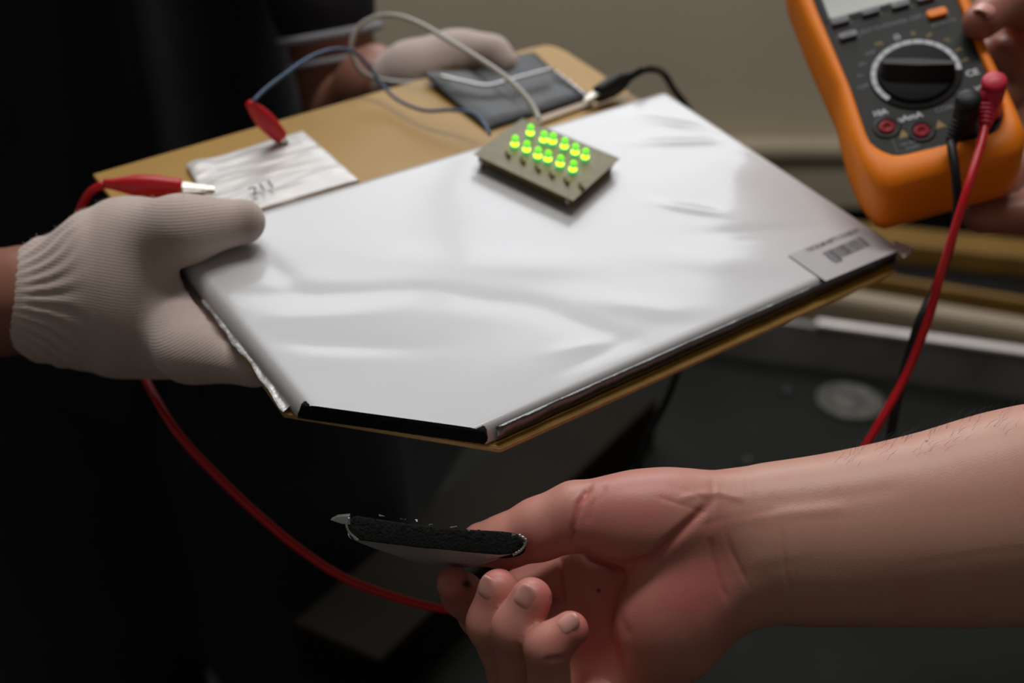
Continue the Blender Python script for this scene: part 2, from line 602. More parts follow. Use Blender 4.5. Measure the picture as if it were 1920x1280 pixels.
M['lampshell'] = mat('lamp_housing_paint', (0.7, 0.7, 0.7), 0.4, var=0.03)

# ------------------------------------------------------------------ the room
def struct(o):
    o['kind'] = 'structure'
    return o

WY = 2.30
struct(box('floor', -3, 3, -2.6, WY + 0.2, -0.1, 0, M['floor']))
struct(box('ceiling', -3, 3, -2.6, WY + 0.2, 3.4, 3.5, M['ceiling']))
struct(box('wall_left', -3.1, -3.0, -2.6, WY + 0.2, 0, 3.4, M['sidewall']))
struct(box('wall_right', 3.0, 3.1, -2.6, WY + 0.2, 0, 3.4, M['sidewall']))
struct(box('wall_front', -3, 3, -2.7, -2.6, 0, 3.4, M['sidewall']))
# back wall with a high window opening x -1.6..0.9, z 2.1..3.2
bw = struct(mesh('wall_back', [], [], M['wall']))
bm = bmesh.new()
def bmbox(bm, x0, x1, y0, y1, z0, z1):
    r = bmesh.ops.create_cube(bm, size=1)
    for v in r['verts']:
        v.co = Vector(((x0 + x1) / 2 + v.co.x * (x1 - x0), (y0 + y1) / 2 + v.co.y * (y1 - y0), (z0 + z1) / 2 + v.co.z * (z1 - z0)))
for b_ in ((-3, 3, 0, 2.1), (-3, 3, 3.2, 3.4), (-3, -1.6, 2.1, 3.2), (0.9, 3, 2.1, 3.2)):
    bmbox(bm, b_[0], b_[1], WY, WY + 0.15, b_[2], b_[3])
bm.to_mesh(bw.data)
bm.free()
wroot = struct(empty('window_1', (-0.35, WY + 0.05, 2.1)))
wf = mesh('window_frame', [], [], M['frame'], wroot)
bm = bmesh.new()
for x in (-1.6, -0.785, 0.03, 0.85):
    bmbox(bm, x, x + 0.05, WY + 0.03, WY + 0.08, 2.1, 3.2)
for z in (2.1, 3.15):
    bmbox(bm, -1.6, 0.9, WY + 0.03, WY + 0.08, z, z + 0.05)
bm.to_mesh(wf.data)
bm.free()
for x in (-1.55, -0.735, 0.08):
    box('pane', x, x + 0.765, WY + 0.05, WY + 0.056, 2.15, 3.15, M['glass'], wroot)
# ceiling lamp that gives the overhead light (above the frame)
lr = empty('ceiling_lamp', (0.1, 0.95, 3.4), 'white long ceiling lamp housing hung above the work table', 'lamp')
box('housing', -0.68, 0.88, 0.76, 1.14, 3.33, 3.40, M['lampshell'], lr, 0.01)

# ------------------------------------------------------------------ background bench behind the board
def strip(name, pts_front, depth_dir, depth, height, m, parent=None, bv=0.004):
    """a long board or rail: front top edge from pts_front[0] to pts_front[1], reaching back and down"""
    a, b = pts_front
    X = (b - a).normalized()
    D = depth_dir.normalized()
    L = (b - a).length
    return box_on(name, a, X, D, EZ, 0, L, 0, depth, -height, 0, m, parent, bv)

# steel machine bed: flat top, upstand plate at the back, polished top edge
ZB = 0.62
e0, e1 = onz(1180, 560, ZB + 0.06), onz(2500, 745, ZB + 0.06)     # line of the upstand's top edge
e0.z = e1.z = ZB
LX = (e1 - e0).normalized()
LY = Vector((-LX.y, LX.x, 0))            # away from the camera
mb = empty('machine_bed', (e0 + e1) / 2, 'dark steel machine bed with an upright back plate behind the forearm', 'machine')
Lb = (e1 - e0).length
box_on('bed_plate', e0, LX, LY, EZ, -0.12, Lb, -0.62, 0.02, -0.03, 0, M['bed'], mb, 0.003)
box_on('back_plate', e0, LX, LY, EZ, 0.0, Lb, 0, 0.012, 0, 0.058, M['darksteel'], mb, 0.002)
tt = (onz(1532, 597, ZB + 0.06) - e0).dot(LX)
box_on('polished_edge', e0, LX, LY, EZ, tt, Lb, -0.002, 0.0115, 0.058, 0.064, M['brightsteel'], mb, 0.0025)
# round worn cap and two screw holes on the bed
def disc(name, px, py, rr, h, m, parent):
    o = onz(px, py, ZB)
    return lathe(name, o, EZ, [(0, rr), (h * 0.7, rr), (h, rr * 0.93), (h, rr * 0.7), (h * 0.75, rr * 0.66), (h * 0.75, rr * 0.3), (h * 1.1, rr * 0.26), (h * 1.1, 0.0)], m, parent, 28)
disc('round_cap', 1594, 756, 0.039, 0.006, M['cap'], mb)
for px, py in ((1473, 735), (1398, 866)):
    o = onz(px, py, ZB)
    lathe('screw', o, EZ, [(0, 0.008), (0.003, 0.008), (0.004, 0.006), (0.001, 0.004), (0.001, 0.0)], M['black'], mb, 14)
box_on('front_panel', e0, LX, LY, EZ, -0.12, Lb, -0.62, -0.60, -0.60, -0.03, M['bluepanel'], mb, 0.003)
box_on('panel_strip', e0, LX, LY, EZ, 0.10, 0.116, -0.63, -0.62, -0.60, -0.03, M['darksteel'], mb, 0.002)

# boards and rails stacked behind the steel bed
def bench_strip(name, pxa, pya, pxb, pyb, z, depth, height, m, label, cat, group=None, bv=0.004):
    a, b = onz(pxa, pya, z), onz(pxb, pyb, z)
    o = strip(name, (a, b), LY, depth, height, m, None, bv)
    tag(o, label, cat, group)
    return o
bench_strip('tan_rail', 1330, 512, 2300, 672, 0.64, 0.034, 0.075, M['tan'], 'tan painted rail directly behind the polished steel edge', 'rail', bv=0.02)
bench_strip('mustard_plank', 1400, 480, 2300, 624, 0.60, 0.012, 0.035, M['mustard'], 'thin mustard brown plank between the tan rail and a thicker plank', 'plank', bv=0.003)
bench_strip('mustard_plank', 1400, 424, 2300, 524, 0.60, 0.065, 0.035, M['mustard'], 'broad mustard brown plank farthest back, below the black gap', 'plank')
bench = empty('low_bench', onz(1800, 500, 0.55) * 1.0, 'low black bench carrying the mustard planks and tan rail behind the steel bed', 'bench')
far_ = (onz(1900, 460, 0.60) - e0).dot(LY)
box_on('bench_top', e0, LX, LY, EZ, 0.12, Lb, 0.035, far_ + 0.09, -0.075, -0.056, M['black'], bench, 0.003)
for bx, by in ((0.16, 0.07), (0.16, far_ + 0.04), (Lb - 0.08, 0.07), (Lb - 0.08, far_ + 0.04)):
    box_on('leg', e0, LX, LY, EZ, bx, bx + 0.04, by, by + 0.04, -0.62, -0.075, M['black'], bench, 0.002)
# beige cabinet with a rounded top ledge against the wall
yb = WY - 0.06
zl = 1.35 - yb * math.tan(PITCH - math.atan(372 / FPX))
cab = empty('beige_cabinet', (0.3, yb + 0.1, 0), 'beige painted low cabinet with a rounded top ledge below the bare wall', 'cabinet')
box('ledge', -1.6, 1.9, yb, WY - 0.005, zl - 0.045, zl, M['bench_beige'], cab, 0.018)
box('body', -1.55, 1.85, yb + 0.015, WY - 0.005, zl - 0.15, zl - 0.045, M['bench_beige'], cab, 0.004)
box('plinth', -1.5, 1.8, yb + 0.03, WY - 0.005, 0.0, zl - 0.15, M['black'], cab, 0.003)

# brown beam lying diagonally under the board
zbm = ZB + 0.06
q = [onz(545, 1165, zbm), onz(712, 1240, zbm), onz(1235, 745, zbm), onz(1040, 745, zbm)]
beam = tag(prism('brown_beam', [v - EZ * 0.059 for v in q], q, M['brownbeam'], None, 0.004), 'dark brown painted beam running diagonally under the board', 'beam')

# ------------------------------------------------------------------ board plane from the battery's corners
KA = 0.526
pA, pB, pC, pD = P(302, 440, KA), P(1240, 165, KA * 1.278), P(1692, 462, KA * 1.080), P(679, 908, KA * 0.802)
U0, V0 = pB - pA, pD - pA
BN = U0.cross(V0).normalized()
if BN.z < 0: BN = -BN
BX = U0.normalized()
BY = BN.cross(BX)                        # towards the far side
T = 0.0088                               # battery thickness
def onb(px, py, h=0.0):
    return hit(px, py, pA + BN * h, BN)
HB = -T - 0.0008                         # top of the board

# board
bp = [onb(174, 326, HB), onb(221, 388, HB), onb(345, 501, HB), onb(533, 773, HB), onb(938, 839, HB), onb(1680, 506, HB)]
bp += [onb(x, y, HB) for x, y in ((1133, 142), (1062, 96), (1041, 87), (1022, 84), (985, 92))]
brd = empty('backing_board', sum((v for v in bp), Vector()) / len(bp), 'yellow brown bakelite board carried under the big silver battery', 'board')
prism('sheet', [v - BN * 0.0028 for v in bp], [v.copy() for v in bp], M['board'], brd, 0.0004, 1)
# pale sawn edge along the two near sides
for i in (2, 3, 4):
    a, b = bp[i] - BN * 0.0004, bp[i + 1] - BN * 0.0004
    X = (b - a).normalized()
    Y = BN.cross(X)
    box_on('sawn_edge', a, X, Y, BN, 0, (b - a).length, -0.0004, 0.0004, -0.0022, 0.0, M['board_edge'], brd)

# ------------------------------------------------------------------ big pouch battery with its near corner cut off
LU, LV = U0.length, V0.length
bat = empty('pouch_battery', pA + U0 * 0.5 + V0 * 0.5 - BN * T, 'large silver pouch battery with one cut corner showing its black inside', 'battery')
cut0, cut1 = onb(558, 756, 0), onb(917, 806, 0)
cutn = (cut1 - cut0).cross(BN).normalized()
if cutn.dot(pD - cut0) < 0: cutn = -cutn

def edge_round(d, r):
    d = max(0.0, min(1.0, d / r))
    return math.sqrt(max(0.0, 1 - (1 - d) ** 2))

def lines(n, L, r):
    a = [r * (1 - math.cos(math.pi / 2 * i / 7)) / L for i in range(8)]
    mid = [r / L + (1 - 2 * r / L) * i / n for i in range(1, n)]
    return a + mid + [1 - x for x in a[::-1]]

def wrinkle(x, y):
    """height of the foil's gentle folds, metres; x along the long side, y towards the cut corner"""
    w = 0.0
    for cx, cy, ang, ln, wd, am in WR:
        dx, dy = x - cx, y - cy
        a = dx * math.cos(ang) + dy * math.sin(ang)
        b = -dx * math.sin(ang) + dy * math.cos(ang) + 0.6 * a * a
        w += am * math.exp(-(a / ln) ** 2 - (b / wd) ** 2)
    w += 0.00035 * noise.noise(Vector((x * 14, y * 26, 3.1)))
    return w

WR = []
for xa, ya, xb, yb_, wd, am in ((420, 556, 800, 548, 0.007, -0.00045), (760, 545, 1010, 575, 0.008, -0.0004), (1000, 575, 1200, 650, 0.008, -0.0004),
                                (500, 640, 760, 650, 0.006, -0.00045), (480, 600, 700, 590, 0.007, 0.0004), (700, 480, 1150, 500, 0.012, 0.0006), (1050, 700, 1180, 640, 0.004, -0.0004),
                                (1040, 662, 1130, 640, 0.004, 0.0004), (1100, 560, 1330, 590, 0.008, 0.0005), (1330, 440, 1560, 425, 0.006, -0.0007), (470, 470, 560, 545, 0.007, -0.0005),
                                (1200, 222, 1335, 243, 0.0036, 0.0008), (1190, 268, 1365, 264, 0.0036, 0.0008), (1235, 381, 1360, 402, 0.0038, 0.0009), (1365, 272, 1410, 290, 0.004, 0.0008),
                                (1225, 178, 1290, 205, 0.0035, 0.0007), (1380, 330, 1560, 380, 0.012, -0.0008), (1200, 480, 1480, 500, 0.010, 0.0005)):
    h_, k_ = onb(xa, ya) - pA, onb(xb, yb_) - pA
    m_ = (h_ + k_) * 0.5
    d_ = k_ - h_
    WR.append((m_.dot(BX), -m_.dot(BY), math.atan2(-d_.dot(BY), d_.dot(BX)), d_.length * 0.5, wd, am))

su, sv = lines(150, LU, 0.0085), lines(96, LV, 0.0085)
vs, fs = [], []
for t in sv:
    for s in su:
        p = pA + U0 * s + V0 * t
        x, y = (p - pA).dot(BX), -(p - pA).dot(BY)
        e = edge_round(min(s, (1 - s) * 2.4) * LU, 0.006) * edge_round(min(t * 1.0, (1 - t) * 2.0) * LV, 0.0085)
        h = -T + 0.0012 + (T - 0.0012) * e + wrinkle(x, y) * min(1, min(s, 1 - s) * LU / 0.02) * min(1, min(t, 1 - t) * LV / 0.02)
        vs.append(p + BN * h)
nu = len(su)
nv = len(sv)
for j in range(nv - 1):
    for i in range(nu - 1):
        fs.append((j * nu + i, j * nu + nu + i, j * nu + nu + i + 1, j * nu + i + 1))
# flat underside
k0 = len(vs)
rim = [i for i in range(nu)] + [j * nu + nu - 1 for j in range(1, nv)] + [(nv - 1) * nu + i for i in range(nu - 2, -1, -1)] + [j * nu for j in range(nv - 2, 0, -1)]
for i in rim:
    p = vs[i]
    vs.append(p - BN * ((p - pA).dot(BN) + T))
for a in range(len(rim)):
    b = (a + 1) % len(rim)
    fs.append((rim[a], rim[b], k0 + b, k0 + a))
fs.append(tuple(range(k0, len(vs))))
foil = mesh('foil_pouch', vs, fs, M['foil'], bat)
bm = bmesh.new()
bm.from_mesh(foil.data)
bmesh.ops.bisect_plane(bm, geom=bm.verts[:] + bm.edges[:] + bm.faces[:], plane_co=cut0, plane_no=cutn, clear_outer=True)
bmesh.ops.recalc_face_normals(bm, faces=bm.faces)
bm.to_mesh(foil.data)
bm.free()

def rough_slab(name, a, b, nn, up, prof, depth, amp, m, parent, nx=90, ny=14, seed=0.0, front=0.0012):
    """broken dark face between a and b: prof(t) gives (low, high) along up; nn points out of the face"""
    vs, fs = [], []
    for i in range(nx + 1):
        t = i / nx
        lo, hi = prof(t)
        for j in range(ny + 1):
            w = j / ny
            p = a.lerp(b, t)
            q = Vector((t * 110, w * 12, seed))
            jx = amp * noise.noise(q * 1.0) + 0.6 * amp * noise.noise(q * 2.7)
            jz = (0.45 * amp * noise.noise(Vector((t * 140, w, seed + 5)))) if j in (0, ny) else 0
            bulge = math.sin(math.pi * w) ** 0.5 * front
            vs.append(p + up * (lo + (hi - lo) * w + jz) + nn * (jx + bulge if 0 < j < ny else jx * 0.3))
    n = ny + 1
    for i in range(nx):
        for j in range(ny):
            fs.append((i * n + j, (i + 1) * n + j, (i + 1) * n + j + 1, i * n + j + 1))
    k = len(vs)
    rim = [i * n for i in range(nx + 1)] + [nx * n + j for j in range(1, n)] + [i * n + ny for i in range(nx - 1, -1, -1)] + [j for j in range(ny - 1, 0, -1)]
    vs += [vs[i] - nn * depth for i in rim]
    for q in range(len(rim)):
        r2 = (q + 1) % len(rim)
        fs.append((rim[q], k + q, k + r2, rim[r2]))
    fs.append(tuple(range(k, k + len(rim))))
    o = mesh(name, vs, fs, m, parent)
    bm = bmesh.new()
    bm.from_mesh(o.data)
    bmesh.ops.recalc_face_normals(bm, faces=bm.faces)
    bm.to_mesh(o.data)
    bm.free()
    return o

def cut_prof(t):
    e = min(t, 1 - t) / 0.035
    e = math.sqrt(max(0, 1 - (1 - min(1, e)) ** 2))
    mid = -T * 0.62
    return (mid + (-T + 0.0002 - mid) * e, mid + (-0.0004 - mid) * e)
ce = rough_slab('cut_edge', cut0 + BX * 0.0003, cut1 - BX * 0.0003, cutn, BN, cut_prof, 0.004, 0.0007, M['electrode'], bat)
ce['label'] = 'black broken electrode layers on the cut face'

# crumpled seam along the left side and folded seam along the near right side
sq = []
a0, a1 = onb(330, 468, -0.006), onb(551, 757, -0.0065)
side_out = -BX
vs, fs = [], []
N = 60
for i in range(N + 1):
    t = i / N
    p = a0.lerp(a1, t)
    wd = 0.0042 + 0.0016 * noise.noise(Vector((t * 9, 0, 1))) + 0.0008 * noise.noise(Vector((t * 31, 4, 1)))
    if t > 0.85: wd *= 1 + (t - 0.85) * 1.5
    dr = 0.0022 + 0.0008 * noise.noise(Vector((t * 12, 7, 2)))
    row = [p + BN * 0.0012 - side_out * 0.002, p + side_out * wd * 0.45 - BN * dr * 0.2, p + side_out * wd - BN * dr, p + side_out * (wd + 0.0004) - BN * (dr - 0.0006)]
    vs += row + [q_ - BN * 0.0004 for q_ in row]
for i in range(N):
    for j in range(3):
        fs.append((i * 8 + j, i * 8 + j + 1, i * 8 + 8 + j + 1, i * 8 + 8 + j))
        fs.append((i * 8 + 4 + j, i * 8 + 12 + j, i * 8 + 13 + j, i * 8 + 5 + j))
    fs.append((i * 8 + 3, i * 8 + 7, i * 8 + 15, i * 8 + 11))
mesh('crumpled_seam', vs, fs, M['seam'], bat)
b0, b1 = pC + (pD - pC).normalized() * 0.004, cut1
yo = (b1 - b0).cross(BN).normalized()
if yo.dot(pD - pA) < 0: yo = -yo
vs, fs = [], []
N = 60
for i in range(N + 1):
    t = i / N
    p = b0.lerp(b1, t * 0.985) - BN * 0.004
    wv = 0.0007 * noise.noise(Vector((t * 20, 0, 9)))
    for o_, h_ in ((-0.0006, 0.0034), (0.0006 + wv, 0.0026), (0.0012 + wv, -0.001), (0.0012 + wv * 0.6, -0.0042), (0.0002, -0.0044)):
        vs.append(p + yo * o_ + BN * h_)
for i in range(N):
    for j in range(4):
        fs.append((i * 5 + j, i * 5 + 5 + j, i * 5 + 6 + j, i * 5 + j + 1))
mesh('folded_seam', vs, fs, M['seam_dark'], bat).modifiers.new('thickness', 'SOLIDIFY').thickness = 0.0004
# little folded foil tab at the right corner
tp = [onb(1676, 449, -0.0006), onb(1700, 458, -0.0004), onb(1714, 463, 0.0), onb(1708, 473, -0.0002), onb(1694, 483, -0.0012), onb(1682, 468, -0.0012)]
prism('corner_tab', [v - BN * 0.0005 for v in tp], tp, M['foil'], bat, 0.0003, 1)

# bar code sticker
stk = tag(prism('barcode_sticker', [onb(x, y, 0.0004) for x, y in ((1478, 478), (1611, 424), (1684, 470), (1548, 527))],
                [onb(x, y, 0.0007) for x, y in ((1478, 478), (1611, 424), (1684, 470), (1548, 527))], M['sticker'], bat), 'grey paper bar code sticker')
s0, s1, s3 = onb(1512, 470, 0.0008), onb(1609, 432, 0.0008), onb(1572, 495, 0.0008)
SX = (s1 - s0).normalized()
SY = BN.cross(SX)
text('printed_text', '15C5LM-RPT11310019', s0.lerp(s1, 0.5), SX, SY, 0.0042, M['ink'], stk, bold=0.00008)
c0_, c1_, c2_ = onb(1541, 474, 0.0008), onb(1612, 444, 0.0008), onb(1566, 495, 0.0008)
cx, cy = (c1_ - c0_), (c2_ - c0_)
bars = mesh('bar_code', [], [], M['ink'], stk)
bm = bmesh.new()
t = 0.0
rr = random.Random(3)
while t < 1.0:
    w = rr.choice((0.010, 0.016, 0.022))
    L = 1.0 if 0.0 < t < 0.22 else 0.8
    p = [c0_ + cx * t, c0_ + cx * min(1, t + w), c0_ + cx * min(1, t + w) + cy * L, c0_ + cx * t + cy * L]
    if t > 0.9: p = [v_ + cx * 0.02 for v_ in p]
    bm.faces.new([bm.verts.new(v_) for v_ in p])
    t += w + rr.choice((0.010, 0.014, 0.02))
bm.to_mesh(bars.data)
bm.free()
tag(bars, None, None, None, 'stuff')
# ------------------------------------------------------------------ two small pouch cells on the board
def small_pouch(name, quad, h0, thick, amp, m, parent, lift, nx=40, ny=30, seed=0, fx=18, fy=60):
    """quad: four points on the board plane (clockwise from above); lift(s, t): extra height"""
    vs, fs = [], []
    for j in range(ny + 1):
        for i in range(nx + 1):
            s, t = i / nx, j / ny
            p = quad[0].lerp(quad[1], s).lerp(quad[3].lerp(quad[2], s), t)
            e = min(1, min(s, 1 - s) * 9) * min(1, min(t, 1 - t) * 9)
            w = amp * (noise.noise(Vector((s * fx * 0.4, t * fy * 0.25, seed))) + 0.6 * noise.noise(Vector((s * fx, t * fy * 0.6, seed + 3))))
            vs.append(p + BN * (0.0006 + thick * (0.25 + 0.75 * math.sqrt(e)) + w + lift(s, t)))
    n = nx + 1
    for j in range(ny):
        for i in range(nx):
            fs.append((j * n + i, j * n + i + 1, j * n + n + i + 1, j * n + n + i))
    k = len(vs)
    rim = [i for i in range(n)] + [j * n + nx for j in range(1, ny + 1)] + [ny * n + i for i in range(nx - 1, -1, -1)] + [j * n for j in range(ny - 1, 0, -1)]
    for i in rim:
        p = vs[i]
        vs.append(p - BN * 0.0006)
    for a in range(len(rim)):
        b = (a + 1) % len(rim)
        fs.append((rim[b], rim[a], k + a, k + b))
    # underside: a fan from the middle, resting on the board
    c = sum((vs[i] for i in rim), Vector()) / len(rim)
    vs.append(c - BN * ((c - pA).dot(BN) - h0 - 0.0006))
    for a in range(len(rim)):
        b = (a + 1) % len(rim)
        fs.append((k + b, k + a, len(vs) - 1))
    return mesh(name, vs, fs, m, parent)

M['foil2'] = mat('thin_aluminium_foil', (0.70, 0.68, 0.67), 0.42, metal=0.2, bump=0.1, scale=500)
M['blackfoil'] = mat('dark_shiny_film', (0.030, 0.031, 0.034), 0.42, bump=0.1, scale=300, spec=0.3, var=0.1)
qs = [onb(349, 316, HB), onb(567, 248, HB), onb(674, 341, HB), onb(410, 421, HB)]
sc_ = empty('small_silver_cell', sum(qs, Vector()) / 4, 'small crinkled silver pouch cell with handwriting beside the gloved thumb', 'battery')
small_pouch('foil_pouch', qs, HB, 0.0022, 0.0008, M['foil2'], sc_, lambda s, t: 0.0035 * math.exp(-((s - 0.08) / 0.12) ** 2) * max(0, 0.35 - t) * 2, 70, 50, 2, 7, 60)
h0 = onb(455, 366, HB + 0.0058)
HX = (onb(530, 337, HB + 0.0058) - h0).normalized()
HY = BN.cross(HX)
text('handwriting', '211', h0 + HX * 0.0115, HX, HY, 0.0105, M['pen'], sc_, shear=0.25, bold=0.0001)
# dark cell with curled rim, its highlight painted as a pale edge colour
qb = [onb(792, 152, HB), onb(1000, 112, HB), onb(1112, 186, HB), onb(912, 247, HB)]
dc_ = empty('small_black_cell', sum(qb, Vector()) / 4, 'small shiny black pouch cell with a curled rim behind the light board', 'battery')
small_pouch('film_pouch', qb, HB, 0.0035, 0.0005, M['blackfoil'], dc_,
            lambda s, t: 0.0045 * (1 - t) ** 3 * (0.6 + 0.4 * math.cos(s * 7.0)) - 0.0012 * math.exp(-((s - 0.42) / 0.05) ** 2), 60, 40, 8, 8, 10)
rim_pts = [onb(824, 142, HB + 0.0100), onb(868, 152, HB + 0.0095), onb(912, 160, HB + 0.0088), onb(955, 150, HB + 0.0096), onb(1000, 138, HB + 0.0106), onb(1034, 129, HB + 0.0112)]
M['filmedge'] = mat('film_edge_highlight', (0.78, 0.79, 0.84), 0.3, metal=0.4, bump=0.1, scale=200)
tube('curled_rim', rim_pts, 0.0011, M['filmedge'], dc_)
side_pts = [onb(1040, 134, HB + 0.008), onb(1066, 152, HB + 0.006), onb(1090, 172, HB + 0.005), onb(1106, 184, HB + 0.004)]
tube('crinkled_side', side_pts, [0.0008 + 0.0005 * math.sin(i * 1.7) for i in range(25)], M['filmedge'], dc_)
M['tape'] = mat('tan_tape', (0.42, 0.30, 0.2), 0.5, var=0.05)
tq = [onb(1000, 222, HB + 0.002), onb(1106, 186, HB + 0.002), onb(1112, 193, HB + 0.002), onb(1006, 232, HB + 0.002)]
prism('tan_tape', [v - BN * 0.0015 for v in tq], tq, M['tape'], dc_)

# ------------------------------------------------------------------ light board with green diodes, lying on the battery
HP = 0.0072
lb = empty('light_board', onb(1025, 300, 0), 'small square circuit board with lit green diodes lying on the silver battery', 'circuit board')
pq = [(887, 289), (1075, 377), (1163, 297), (980, 221)]
prism('circuit_board', [onb(x, y, HP) for x, y in pq], [onb(x, y, HP + 0.0016) for x, y in pq], M['pcb'], lb, 0.0003, 1)
c_ = onb(1025, 298, HP)
lowq = [c_.lerp(onb(x, y, HP), 0.93) for x, y in pq]
prism('backing_sheet', [v - BN * 0.0045 for v in lowq], [v - BN * 0.001 for v in lowq], M['pcb_under'], lb, 0.0003, 1)
for x, y in pq:
    f = c_.lerp(onb(x, y, HP), 0.86)
    lathe('solder_foot', f - BN * 0.0071, BN, [(0, 0.0012), (0.001, 0.002), (0.0058, 0.0022), (0.006, 0.0)], M['solder'], lb, 10)
leds = [(965, 270), (987, 280), (1008, 292), (1027, 298), (1050, 307), (1074, 317), (994, 249), (1019, 262), (1036, 265), (1058, 274), (1078, 285), (1097, 294)]
LT = HP + 0.0016
first = None
for x, y in leds:
    b_ = onb(x, y, LT + 0.0022) - BN * 0.0022
    if first is None:
        body = lathe('diode_lamp', Vector(), BN, [(0, 0.0028), (0.001, 0.0028), (0.001, 0.0021), (0.0062, 0.0021)], M['led_body'], lb, 16)
        chip = lathe('glowing_chip', Vector(), BN, [(0.0031 + 0.0024 * math.sin(a), 0.0024 * math.cos(a)) for a in [R(-90 + 15 * i) for i in range(13)]], M['led_chip'], body, 16)
        dome = lathe('dome', Vector(), BN, [(0.0062, 0.0021), (0.0070, 0.0020), (0.0078, 0.0016), (0.0083, 0.0009), (0.0085, 0.0)], M['led_dome'], body, 16)
        first = (body, chip, dome)
        body.location = b_
        body.scale = (.9, .9, .9)
    else:
        o = first[0].copy()
        COL.objects.link(o)
        o.location = b_
        for ch in first[1:]:
            c2 = ch.copy()
            COL.objects.link(c2)
            c2.parent = o
for i, (x, y) in enumerate(((952, 292), (980, 304), (1008, 318), (1034, 330), (1062, 342), (1090, 352))):  # small bars added in place of the diodes' reflections on the board
    o_ = onb(x, y, LT)
    X = (onb(x + 8, y + 14, LT) - o_).normalized()
    lathe('diode_reflection', o_ + BN * 0.0011 - X * 0.003, X, [(0, 0.0003), (0.0002, 0.0010), (0.0012, 0.0011), (0.003, 0.0009), (0.0048, 0.0011), (0.0058, 0.0010), (0.006, 0.0003)], M['pcb_under'], lb, 10)

# ------------------------------------------------------------------ the hand and forearm that hold the cut corner
def Hp(px, py, d):
    return P(px, py, d)
def Rp(r, d):
    return r * d / 2000.0

def bounds(pts, m):
    a = np.array([tuple(p) for p in pts])
    return a.min(0) - m, a.max(0) + m

def chain_px(B, rows, k):
    """rows of (px, py, depth, radius in px)"""
    pts = [Hp(*r[:3]) for r in rows]
    B.chain(pts, [Rp(r[3], r[2]) for r in rows], k)
    return pts

CX, CY, CZ = RT, -UP, FW                 # camera directions as axes
lo, hi = bounds([P(800, 700, 0.36), P(800, 1420, 0.36), P(2700, 700, 0.50), P(2700, 1420, 0.5), P(800, 1420, 0.5), P(2700, 800, 0.38)], 0.0)
B = Blob(lo, hi, 0.00105)
# forearm: two bones and the muscle between them under one skin
def smooth_rows(rows, n=5):
    pts = spline([Vector(r[:3]) for r in rows], n)
    rad = [q.x for q in spline([Vector((r[3], 0, 0)) for r in rows], n)]
    return [(p.x, p.y, p.z, r) for p, r in zip(pts, rad)]
chain_px(B, smooth_rows([(1400, 956, .440, 76), (1560, 944, .440, 88), (1750, 922, .440, 108), (1950, 890, .442, 130), (2300, 850, .446, 136), (2650, 810, .45, 120)]), .004)
chain_px(B, smooth_rows([(1400, 1056, .442, 78), (1560, 1046, .442, 88), (1750, 1038, .442, 98), (1950, 1026, .444, 112), (2300, 1040, .448, 128), (2650, 1000, .452, 120)]), .016)
chain_px(B, smooth_rows([(1400, 1008, .4415, 80), (1560, 998, .4410, 90), (1750, 985, .4405, 108), (1950, 962, .4415, 130), (2300, 945, .442, 146), (2650, 905, .446, 130)]), .014)
# palm: metacarpals
chain_px(B, [(1385, 1000, .443, 78), (1230, 1030, .452, 62), (1085, 1062, .461, 46)], .012)
chain_px(B, [(1385, 1050, .443, 78), (1230, 1110, .450, 62), (1080, 1142, .457, 46)], .012)
chain_px(B, [(1380, 1080, .443, 74), (1240, 1170, .446, 66), (1098, 1222, .452, 45)], .012)
chain_px(B, [(1375, 1090, .443, 70), (1270, 1195, .442, 68), (1150, 1292, .444, 44)], .012)
# thumb muscle and heel pad
ax = [V(1, 0.10, 0.05).normalized(), V(-0.10, 1, 0).normalized(), V(0, 0, 1)]
B.ell(P(1205, 978, .432), ax, (Rp(140, .43), Rp(88, .43), Rp(78, .43)), .010)
B.ell(P(1290, 960, .436), ax, (Rp(130, .43), Rp(80, .43), Rp(70, .43)), .012)
ax2 = [V(0.62, -0.72, 0).normalized(), V(0.72, 0.62, 0).normalized(), V(0, 0, 1)]
B.ell(P(1262, 1142, .430), ax2, (Rp(128, .43), Rp(92, .43), Rp(66, .43)), .010)
# thumb
chain_px(B, [(1180, 965, .438, 72), (1085, 968, .436, 64)], .006)
th = chain_px(B, [(1078, 968, .4365, 66), (1010, 992, .4385, 58), (950, 1014, .4415, 50), (905, 1020, .4445, 42)], .003)
# index, middle, ring, little finger: each grown by itself, then laid against the others
def finger(rows):
    pts = [Hp(*r[:3]) for r in rows]
    rs = [Rp(r[3], r[2]) for r in rows]
    lo_, hi_ = bounds(pts, max(rs) + .008)
    a_ = np.clip(np.floor((lo_ - B.o) / B.h).astype(int), 0, B.n - 1)
    b_ = np.clip(np.ceil((hi_ - B.o) / B.h).astype(int), 1, B.n)
    F = Blob(B.o + a_ * B.h, B.o + (b_ - 1) * B.h, B.h)
    F.n = b_ - a_
    F.d = np.full(F.n, 1.0, np.float32)
    F.chain(pts, rs, .004)
    B._mix(tuple(slice(a_[i], b_[i]) for i in range(3)), F.d, .0011)
    return pts[-3:]
ix = finger([(1085, 1066, .461, 44), (985, 1108, .466, 43), (905, 1152, .460, 42), (868, 1115, .447, 38), (851, 1094, .4385, 33)])
md = finger([(1080, 1142, .457, 44), (1000, 1225, .455, 43), (962, 1262, .440, 46), (922, 1168, .421, 45), (935, 1106, .4185, 40)])
rg = finger([(1098, 1222, .452, 44), (1040, 1295, .446, 44), (987, 1300, .428, 47), (970, 1178, .4065, 46), (996, 1122, .4045, 40)])
lt = finger([(1150, 1292, .444, 43), (1090, 1350, .430, 41), (1034, 1335, .410, 42), (1026, 1213, .3955, 41), (1069, 1180, .3945, 35)])
